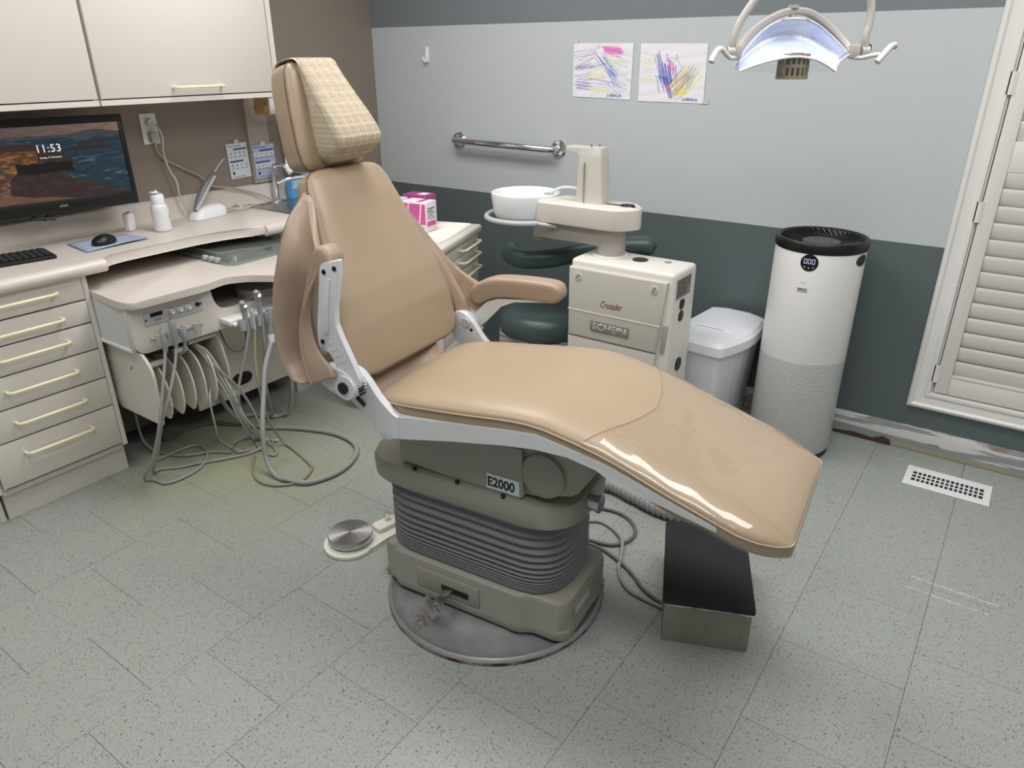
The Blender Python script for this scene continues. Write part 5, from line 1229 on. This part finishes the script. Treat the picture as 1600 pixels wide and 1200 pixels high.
AP = thing('air_purifier', 'tall white cylindrical air purifier with black top grille near the window', 'air purifier', (-.585, 2.762, 0))
r_ = .155
obj('purifier_body', lathe(BM(), [(0, .022), (r_-.006, .022), (r_, .030), (r_, .815), (r_-.002, .822), (r_-.02, .822), (0, .70)], n=96), 'purifier_shell', AP, ang=40)
obj('base_ring', lathe(BM(), [(0, 0), (r_-.006, 0), (r_-.003, .004), (r_-.003, .024), (0, .024)], n=64), 'black', AP)
obj('top_ring', lathe(BM(), [(r_-.022, .815), (r_+.001, .815), (r_+.004, .822), (r_+.004, .846), (r_, .852), (r_-.008, .853), (r_-.018, .845), (r_-.022, .835)], n=96), 'black', AP)
gr = obj('grille_bowl', lathe(BM(), [(r_-.020, .842), (.125, .826), (.095, .818), (.066, .820), (0, .820)], n=64), 'black', AP)
for i in range(44):
    a = 2*PI*i/44; bm = BM(); rows = []
    for j in range(6):
        t_ = j/5; rr_ = .068+(.136-.068)*t_; aa = a+.42*t_; z = .824+.022*t_**1.4
        rows.append([Vector((rr_*math.cos(aa+o_), rr_*math.sin(aa+o_), z+h_)) for o_, h_ in ((0, 0), (.008/rr_*.35, .006), (.012/rr_*.5, .006), (.012/rr_*.5, 0))])
    loft(bm, rows); obj('grille_blade', bm, 'black', gr)
obj('hub_cap', lathe(BM(), [(0, .835), (.058, .835), (.066, .832), (.068, .820)], n=40), 'hub_grey', AP)
fa_ = math.atan2(2.62-2.762, -.588+.585)-.0
def on_cyl(u, z, off=0.0): # u metres along the shell from the front axis
    a = R(-90)+u/r_; return Vector(((r_+off)*math.cos(a), (r_+off)*math.sin(a), z))
bm = BM()
def disc(bm, uc, zc, rad, off, n=28, rx=1.0):
    c = bm.verts.new(on_cyl(uc, zc, off+.0002)); R1 = [bm.verts.new(on_cyl(uc+rad*rx*math.cos(2*PI*i/n), zc+rad*math.sin(2*PI*i/n), off)) for i in range(n)]; R0 = [bm.verts.new(on_cyl(uc+rad*rx*math.cos(2*PI*i/n), zc+rad*math.sin(2*PI*i/n), -.001)) for i in range(n)]
    for i in range(n): bm.faces.new((c, R1[i], R1[(i+1) % n])); bm.faces.new((R1[i], R0[i], R0[(i+1) % n], R1[(i+1) % n]))
    return bm
U0 = .005
dp = obj('display', disc(BM(), U0, .785, .030, .0012), 'black', AP)
def patch(u0, u1, z0, z1, off=.0018, n=4):
    bm = BM(); rows = [[on_cyl(u0+(u1-u0)*i/n, z, o_) for z, o_ in ((z0, -.0005), (z0, off), (z1, off), (z1, -.0005))] for i in range(n+1)]
    return loft(bm, rows)
for q in (-.0135, 0, .0135):
    for a in ((-.005, -.0035, -.008, .008), (.0035, .005, -.008, .008), (-.005, .005, -.0085, -.0070), (-.005, .005, .0070, .0085)):
        obj('digit', patch(U0+q+a[0], U0+q+a[1], .790+a[2], .790+a[3], .0022, 1), 'led_white', dp)
    obj('touch_icon', disc(BM(), U0+q*1.05, .769 if q else .767, .0035, .0018, 12), 'plate_grey', dp)
obj('status_light', patch(U0-.019, U0-.002, .713, .716), 'led_green', AP)
lb = obj('sticker', patch(U0-.026, U0+.008, .680, .694), 'light_grey', AP)
for i in range(6): obj('print_block', patch(U0-.024+.0052*i, U0-.0202+.0052*i, .687, .691, .0022, 1), 'ink' if i < 3 else 'grey_print', lb)
obj('print_line', patch(U0-.024, U0+.006, .6825, .684, .0022, 2), 'grey_print', lb)
bm = BM()
for rad, off in ((.020, .0015),): disc(bm, .205, .790, rad, off, 24, 1.6)
obj('hand_grip', bm, 'black', AP)

# ================================================================ WALL FITTINGS
GB = thing('grab_bar', 'chrome grab bar mounted on the pale grey wall', 'grab bar', (-2.12, YB, 1.06))
bm = BM(); tube(bm, [(-2.440, YB-.004, 1.058), (-2.440, YB-.045, 1.060), (-2.425, YB-.058, 1.061), (-1.865, YB-.058, 1.052), (-1.848, YB-.045, 1.052), (-1.848, YB-.004, 1.052)], .0155, 18); obj('bar', bm, 'chrome', GB, world=True, ang=60)
for x, z in ((-2.440, 1.058), (-1.848, 1.052)):
    obj('flange', lathe(BM(), [(0, 0), (.040, 0), (.040, .004), (.034, .012), (.020, .016), (0, .016)], (x, YB-.0005, z), 32, Matrix.Rotation(R(90), 4, 'X')), 'chrome', GB, world=True)
HK = thing('wall_hook', 'small white plastic adhesive hook on the grey wall above the grab bar', 'hook', (-2.628, YB, 1.45))
obj('hook_plate', box(-2.640, -2.616, YB-.006, YB-.0005, 1.415, 1.488, .004), 'white_plastic', HK, world=True)
bm = BM(); tube(bm, [(-2.628, YB-.006, 1.470), (-2.628, YB-.012, 1.435), (-2.628, YB-.018, 1.420), (-2.632, YB-.026, 1.428), (-2.634, YB-.028, 1.442)], .005, 8, k=3); obj('hook_prong', bm, 'white_plastic', HK, world=True)
# crayon drawings
CRAYON = dict(crayon_blue=(92, 112, 200), crayon_navy=(70, 66, 180), crayon_yellow=(228, 222, 120), crayon_pink=(228, 110, 190), crayon_teal=(120, 172, 210), crayon_red=(222, 120, 135), crayon_orange=(216, 160, 105), crayon_black=(96, 92, 130))
k = N('crayon_print'); k.link(k.n('ShaderNodeVertexColor', layer_name='picture').outputs[0], k.b.inputs['Base Color']); k.b.inputs['Roughness'].default_value = .8
k.link(k.n('ShaderNodeBump', {'Strength': .3, 'Distance': .002, 'Height': k.noise(k.obj(), 60)}).outputs[0], k.b.inputs['Normal'])
def drawing(label, q, strokes, seed, sign, tapes):
    """q: corners tl, tr, br, bl in (x, z)"""
    t = thing('crayon_drawing', label, 'drawing', ((q[0][0]+q[1][0])/2, YB, q[3][1]), 0, 'crayon drawings'); rn = random.Random(seed); L_ = Vector(t.location)
    def at(u, v, off): # u right, v down
        a = Vector(q[0]).lerp(Vector(q[1]), u); b = Vector(q[3]).lerp(Vector(q[2]), u); p = a.lerp(b, v); return Vector((p.x, YB-.0012-off, p.y))-L_
    GX, GY = 190, 150; pic = np.ones((GY, GX, 3))*np.array([L(236), L(233), L(240)])
    yy, xx = np.mgrid[0:GY, 0:GX]; xx = xx/(GX-1); yy = yy/(GY-1)
    for col, list_ in strokes.items():
        c = np.array([L(q_) for q_ in CRAYON[col]])
        for P, wd in list_:
            C = catmull([(u, v, 0) for u, v in P], 5) if len(P) > 2 else [Vector((u, v, 0)) for u, v in P]
            for a_, b_ in zip(C, C[1:]):
                d = np.array([b_.x-a_.x, b_.y-a_.y]); l2 = max(1e-9, d@d)
                t_ = np.clip(((xx-a_.x)*d[0]+(yy-a_.y)*d[1])/l2, 0, 1); ds = np.hypot(xx-a_.x-t_*d[0], yy-a_.y-t_*d[1])
                al = (np.clip((wd*1.25-ds)/.004+.5, 0, 1)*.55)[..., None]; pic = pic*(1-al)+c*al
    me = bpy.data.meshes.new('paper_sheet')
    wob = .0010+.0012*np.abs(np.sin(xx*9+yy*7+seed)*np.sin(yy*17+xx*3))
    vs = [tuple(at(float(u), float(v), float(k_))) for u, v, k_ in zip(xx.ravel(), yy.ravel(), wob.ravel())]
    me.from_pydata(vs, [], [(j*GX+i, (j+1)*GX+i, (j+1)*GX+i+1, j*GX+i+1) for j in range(GY-1) for i in range(GX-1)])
    ca = me.color_attributes.new('picture', 'FLOAT_COLOR', 'POINT')
    ca.data.foreach_set('color', np.concatenate([pic.reshape(-1, 3), np.ones((GX*GY, 1))], 1).astype(np.float32).ravel())
    smooth(me); me.materials.append(MATS['crayon_print']); o = bpy.data.objects.new('paper_sheet', me); COL.objects.link(o); o.parent = t
    text('lettering', sign[0], 'crayon_blue', t, Matrix.Translation(-L_) @ frame(at(sign[1], sign[2], .0034)+L_, (1, 0, -.02), (0, 0, 1)), .011, sign[3], ext=.0002)
    for u, v in tapes:
        p = at(u, v, .002); obj('tape', box(p.x-.012, p.x+.012, p.y-.0006, p.y+.0006, p.z-.008, p.z+.008, 0), 'tape', t)
    return t
rn = random.Random(5)
def zig(cx_, cy_, w_, h_, n, ang, jit=.045):
    """zig-zag scribble of n strokes across a w x h patch, turned by ang"""
    P = []
    for i in range(n):
        x = (-.5 if i % 2 else .5)*w_+rn.uniform(-jit, jit); y = (i/(max(1, n-1))-.5)*h_+rn.uniform(-jit, jit)*.5
        P.append((cx_+x*math.cos(ang)-y*math.sin(ang), cy_+x*math.sin(ang)+y*math.cos(ang)))
    return P
S1 = {'crayon_teal': [(zig(.62, .40, .40, .16, 9, R(55)), .004), (zig(.82, .72, .30, .34, 12, R(35)), .003), (zig(.80, .35, .35, .30, 7, R(15)), .003)],
      'crayon_blue': [(zig(.58, .42, .45, .10, 8, R(50)), .005), (zig(.20, .18, .40, .12, 7, R(-10)), .003), (zig(.5, .70, .40, .12, 7, R(12)), .003), (zig(.70, .62, .35, .08, 6, R(60)), .005)],
      'crayon_navy': [(zig(.18, .42, .25, .10, 8, R(-18)), .005), (zig(.18, .78, .26, .12, 10, R(4)), .005), (zig(.2, .62, .30, .16, 6, R(-12)), .004)],
      'crayon_pink': [(zig(.66, .12, .30, .11, 18, R(4)), .008), (zig(.70, .22, .25, .08, 6, R(12)), .004)],
      'crayon_red': [([(.03, .42), (.12, .38), (.25, .30), (.38, .26)], .005), ([(.2, .32), (.3, .28), (.4, .2)], .004)],
      'crayon_yellow': [(zig(.42, .56, .32, .22, 9, R(5)), .005), (zig(.5, .86, .5, .10, 7, R(3)), .004), (zig(.70, .32, .25, .16, 7, R(20)), .005)],
      'crayon_black': [([(.08, .28), (.12, .32), (.2, .25), (.36, .2), (.36, .16)], .003), ([(.38, .07), (.44, .05), (.42, .09), (.48, .06)], .003), (zig(.4, .40, .3, .08, 5, R(-20)), .003), (zig(.75, .84, .3, .20, 5, R(30)), .002)]}
drawing('child crayon drawing with pink patch, left of two taped to the grey wall', [(-1.782, 1.494), (-1.494, 1.492), (-1.496, 1.273), (-1.781, 1.279)], S1, 2, ('LABALA', .73, .955-.02, .068), [(.04, -.03)])
S2 = {'crayon_navy': [(zig(.42, .52, .40, .16, 16, R(80)), .006), (zig(.32, .40, .45, .10, 8, R(78)), .005), (zig(.46, .75, .40, .08, 8, R(70)), .005), ([(.24, .56), (.34, .57), (.46, .59)], .005)],
      'crayon_blue': [(zig(.35, .66, .30, .14, 8, R(75)), .004), (zig(.5, .55, .3, .2, 8, R(85)), .005)],
      'crayon_pink': [(zig(.49, .40, .16, .07, 8, R(85)), .007), (zig(.44, .75, .12, .05, 5, R(60)), .006)],
      'crayon_yellow': [(zig(.15, .32, .22, .30, 10, R(12)), .005), (zig(.12, .62, .2, .08, 6, R(-5)), .005), (zig(.72, .62, .45, .34, 14, R(-55)), .006), (zig(.68, .80, .16, .10, 10, R(-20)), .010)],
      'crayon_orange': [(zig(.64, .65, .36, .18, 10, R(-52)), .006), (zig(.58, .84, .16, .08, 6, R(-60)), .006)],
      'crayon_black': [([(.40, .40), (.41, .28), (.47, .24), (.56, .26), (.62, .36), (.65, .42), (.55, .55), (.5, .66)], .003), ([(.43, .3), (.40, .18), (.42, .2), (.43, .3), (.53, .3), (.56, .18), (.58, .3)], .003), (zig(.62, .62, .42, .16, 7, R(-50)), .003), (zig(.77, .56, .36, .12, 9, R(-75)), .003), ([(.5, .92), (.46, .8), (.44, .72)], .004), ([(.58, .95), (.66, .9), (.74, .82)], .004)]}
drawing('child crayon drawing with dark blue fan shape, right of two beside the lamp', [(-1.461, 1.490), (-1.173, 1.487), (-1.170, 1.267), (-1.459, 1.269)], S2, 4, ('LABALA', .80, .935, .066), [(1.03, .97)])

# ================================================================ FLOOR THINGS
vx0, vx1, vy0, vy1 = -.146, .132, 2.694, 2.848
VT = thing('floor_vent', 'white floor register with square openings in front of the window wall', 'floor vent', ((vx0+vx1)/2, (vy0+vy1)/2, 0))
vw, vd = (vx1-vx0)/2, (vy1-vy0)/2
bm = BM(); ix, iy = vw-.024, vd-.038
for a in ((-vw, -ix, -vd, vd), (ix, vw, -vd, vd), (-ix, ix, -vd, -iy), (-ix, ix, iy, vd)): rbox(bm, a[0], a[1], a[2], a[3], .0003, .0045, .0012, 1)
obj('register_plate', bm, 'vent_white', VT)
obj('register_well', box(-ix-.002, ix+.002, -iy-.002, iy+.002, .0002, .0010, 0), 'black', VT)
bm = BM(); px_ = 2*ix/15
for i in range(1, 15): rbox(bm, -ix+px_*i-.0026, -ix+px_*i+.0026, -iy, iy, .001, .0042, .0008, 1)
for i in range(1, 3): rbox(bm, -ix, ix, -iy+2*iy/3*i-.0026, -iy+2*iy/3*i+.0026, .001, .0040, .0008, 1)
obj('register_grid', bm, 'vent_white', VT)

SB_ = thing('step_box', 'low wooden step box with black rubber top under the chair foot end', 'step', (-.506, 1.659, 0), R(23))
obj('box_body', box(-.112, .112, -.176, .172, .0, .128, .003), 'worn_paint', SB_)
obj('top_pad', box(-.1175, .1175, -.182, .178, .128, .147, .004, 2), 'black_soft', SB_)
obj('worn_edge', box(-.116, -.085, -.1826, -.176, .127, .131, .001), 'brass', SB_)
for x, z in ((-.10, .07), (.0, .075), (.09, .05)): obj('nail', cyl(BM(), (x, -.1765, z), (x, -.1775, z), .0016, 8), 'dark', SB_)

FP = thing('foot_control', 'round spun steel foot control on a white base beside the chair', 'foot control', (-1.545, 1.268, 0), R(0))
bp__ = []
for i in range(25):
    a = R(95)+2*PI*.78*i/24; bp__.append((.084*math.cos(a)+.002, .084*math.sin(a)-.006))
bp__ += [(.085, .075), (.105, .155), (.085, .185), (.045, .178), (.015, .10)]
obj('base_plate', prism(BM(), bp__, 0, .014, 'xy', .004), 'rubber_white', FP)
o = obj('pedal_disc', lathe(BM(), [(0, .022), (.066, .022), (.071, .026), (.072, .040), (.069, .046), (0, .047)], n=72), 'spun_steel', FP)
bm = BM(); prism(bm, rpoly([(.005, .085), (.055, .075), (.072, .165), (.030, .172)], .012, 4), .014, .030, 'xy', .004); obj('valve_block', bm, 'rubber_white', FP)
bm = BM(); cyl(bm, (.032, .140, .030), (.032, .140, .050), .008, 14); cyl(bm, (.032, .140, .050), (.032, .140, .058), .011, 14); obj('adjust_knob', bm, 'chrome', FP)
obj('air_line', tube(BM(), [(.08, .165, .015), (.14, .19, .012), (.20, .20, .010), (.26, .185, .012)], .0035, 6, k=4), 'hose_dark', FP)

def cable(label, P, r, m, name='floor_cable'):
    t = thing(name, label, 'cable', (P[0][0], P[0][1], 0), 0, 'floor cables'); obj('sheath', tube(BM(), P, r, 8, k=6), m, t, world=True, ang=80); return t
cable('dark cable looping widely on the floor right of the chair base', [(-1.12, 1.83, .012), (-1.041, 1.87, .012), (-.949, 1.91, .0065), (-.884, 1.909, .0065), (-.835, 1.879, .0065), (-.809, 1.836, .0065), (-.811, 1.784, .0065), (-.837, 1.745, .0065), (-.874, 1.728, .0065), (-.927, 1.72, .0065), (-1.0, 1.71, .0065)], .0060, 'hose_dark')
cable('pale grey cable crossing the others to the step box', [(-1.06, 1.76, .0065), (-.992, 1.796, .0065), (-.943, 1.83, .0065), (-.893, 1.824, .0065), (-.842, 1.791, .014), (-.816, 1.759, .018), (-.789, 1.698, .0065), (-.771, 1.65, .0065), (-.738, 1.605, .0065), (-.695, 1.575, .0065), (-.640, 1.567, .0065), (-.587, 1.565, .0065)], .0058, 'hose_grey')
cable('dark cable running straight from the chair base to the step box', [(-1.0, 1.700, .0065), (-.921, 1.705, .0065), (-.861, 1.704, .0065), (-.784, 1.679, .0065), (-.723, 1.647, .0065), (-.665, 1.605, .0065), (-.592, 1.578, .0065)], .0052, 'hose_dark')
# corrugated hose
C_ = even(catmull([(-1.09, 1.60, .09), (-1.12, 1.74, .04), (-1.10, 1.92, .026), (-1.02, 2.02, .026), (-.90, 2.005, .026), (-.80, 1.985, .026), (-.71, 2.0, .026), (-.67, 2.09, .026), (-.72, 2.21, .026), (-.83, 2.29, .03), (-.944, 2.36, .06)], 12), 250)
t = thing('corrugated_hose', 'grey corrugated hose on the floor behind the step box', 'hose', (-.9, 2.0, 0))
rs = [.0235 if i % 4 in (0, 1) else .0185 for i in range(len(C_))]
obj('hose_wall', tube(BM(), C_, rs, 14), 'hose_grey', t, world=True, ang=25)

# ================================================================ EXAMINATION LAMP
LC = Vector((-.567, 2.012, 1.4515)); LZ = math.atan2(.275, .368)
LP = thing('dental_lamp', 'overhead dental lamp with bright reflector and curved handles', 'lamp', LC, LZ)
K = 1/627
def lq(x, y, w=0.0): return Vector(((x-1247)*K, -w, -(y-80)*K))   # local: x right, -y towards the viewer, z up
# reflector sheet: lip towards the viewer, hollow behind
lip = catmull([lq(1157, 107, .040), lq(1180, 98, .048), lq(1212, 90, .050), lq(1242, 87, .050), lq(1270, 91, .048), lq(1292, 100, .042), lq(1307, 108, .036)], 6)
top = catmull([lq(1159, 97, .020), lq(1172, 76, .0), lq(1196, 52, -.015), lq(1222, 37, -.022), lq(1248, 33, -.024), lq(1276, 38, -.022), lq(1306, 58, -.012), lq(1334, 84, .004)], 6)
lip = even(lip, 30); top = even(top, 30); rows = []
for i in range(31):
    u = -1+2*i/30; row = []
    for j in range(15):
        t_ = j/14; row.append(lip[i].lerp(top[i], t_)+Vector((0, .060*math.sin(PI*t_)*(1-.6*u*u), 0)))
    rows.append(row)
bm = BM(); loft(bm, rows, cap=False, closed=False)
rf = obj('reflector', bm, 'dichroic', LP, ang=80); mod(rf, 'SOLIDIFY', thickness=.003)
obj('reflector_rim', tube(BM(), [r[0] for r in rows], .0030, 8), 'white_plastic', rf)
obj('reflector_rim', tube(BM(), rows[-1], .0022, 8), 'white_plastic', rf)
srows = [[r[0]+Vector((0, -.004, -.002)), Vector((r[0].x, r[0].y-.004, -.046))] for r in rows[:-1]]
bm = BM(); loft(bm, srows, cap=False, closed=False); obj('splash_shield', bm, 'window_glass', LP)
# bulb cage
cg = BM(); zc0, zc1 = -.062, -.012
for i in range(18):
    a = 2*PI*i/18; M_ = Matrix.Translation((-.002, -.010, 0)) @ Matrix.Rotation(a, 4, 'Z'); rbox(cg, .032, .0375, -.0034, .0034, zc0+.006, zc1, .0006, 1, M_)
for z in (zc0, -.036, zc1): lathe(cg, [(.030, z), (.038, z), (.038, z+.008), (.030, z+.008), (.030, z)], (-.002, -.010, 0), 36)
obj('bulb_cage', cg, 'cage_tan', LP, ang=20); obj('bulb_holder', lathe(BM(), [(0, zc0+.004), (.022, zc0+.004), (.022, zc1+.01), (0, zc1+.01)], (-.002, -.010, 0), 24), 'cage_tan', LP)
# carrying arch
A_ = catmull([lq(1154, 88, .0), lq(1170, 66, -.03), lq(1196, 43, -.045), lq(1226, 27, -.05), lq(1250, 22, -.05), lq(1277, 26, -.05), lq(1307, 45, -.045), lq(1329, 66, -.03), lq(1343, 88, .0)], 5)
bm = BM(); rings = []
for i, p in enumerate(A_):
    d = (A_[min(i+1, len(A_)-1)]-A_[max(0, i-1)]).normalized(); n_ = Vector((0, 1, 0)); b_ = d.cross(n_).normalized()
    rings.append([p+n_*a*.014+b_*b*.0085 for a, b in rpoly([(-1, -1), (1, -1), (1, 1), (-1, 1)], .5, 3)])
loft(bm, rings); obj('carrying_arch', bm, 'unit_grey', LP, ang=50)
bm = BM(); prism(bm, rpoly([(-.036, -.012), (.038, -.012), (.030, .012), (-.028, .012)], .008, 4), .070, .074, 'xy', .001, M=Matrix.Translation((0, .03, 0))); obj('top_bracket', bm, 'unit_grey', LP)
bm = BM(); cyl(bm, (0, .045, .078), (0, .045, .098), .008, 14); cyl(bm, (0, .045, .098), (0, .045, .106), .013, 18); obj('tension_knob', bm, 'unit_grey', LP)
yk = obj('yoke', tube(BM(), [lq(1146, 78), lq(1150, 60), lq(1158, 38, -.005), lq(1175, 12, -.01), lq(1200, -18, -.012), lq(1238, -40, -.012), lq(1276, -45, -.012), lq(1318, -34, -.012), lq(1346, -8, -.01), lq(1357, 15, -.008), lq(1358, 40, -.004), lq(1355, 60), lq(1357, 78)], [.0095]*74, 14, k=6), 'unit_grey', LP, ang=60)
obj('ceiling_pole', tube(BM(), [lq(1258, -42, -.012), Vector((.02, .012, ZC-LC.z-.03))], .018, 16), 'unit_grey', LP)
obj('ceiling_mount', lathe(BM(), [(0, ZC-LC.z-.04), (.05, ZC-LC.z-.04), (.08, ZC-LC.z-.01), (.08, ZC-LC.z-.001), (0, ZC-LC.z-.001)], (.02, .012, 0), 28), 'unit_grey', LP)
for x0, x1 in ((1141, 1153), (1351, 1363)): obj('pivot_joint', tube(BM(), [lq(x0, 80), lq(x1, 80)], .0135, 16), 'unit_grey', LP)
obj('pivot_cap', tube(BM(), [lq(1363, 76), lq(1365, 76)], .010, 16), 'dark', LP)
for x0, x1 in ((1152, 1164), (1334, 1348)):
    a, b = lq(x0, 90), lq(x1, 70); bm = BM(); rbox(bm, min(a.x, b.x), max(a.x, b.x), -.013, .013, a.z, b.z, .004); obj('arch_end', bm, 'unit_grey', LP)
hl = obj('lamp_handle', tube(BM(), [lq(1160, 88, .005), lq(1146, 88, .012), lq(1136, 82, .02), lq(1129, 76, .025), lq(1122, 77, .03), lq(1114, 87, .04), lq(1111, 94, .045)], [.0055]*12+[.0062]*12+[.0075]*20, 12, k=6), 'lamp_handle_grey', LP, ang=60)
obj('lamp_handle', tube(BM(), [lq(1338, 88, .005), lq(1350, 89, .012), lq(1362, 86, .02), lq(1374, 84, .025)], .0055, 12, k=5), 'lamp_handle_grey', LP, ang=60)
obj('lamp_handle', tube(BM(), [lq(1368, 95, .04), lq(1374, 88, .037), lq(1386, 76, .028), lq(1392, 72, .022), lq(1398, 71, .016), lq(1399, 75, .012)], [.0078]*24+[.0068]*20, 12, k=6), 'lamp_handle_grey', LP, ang=60)
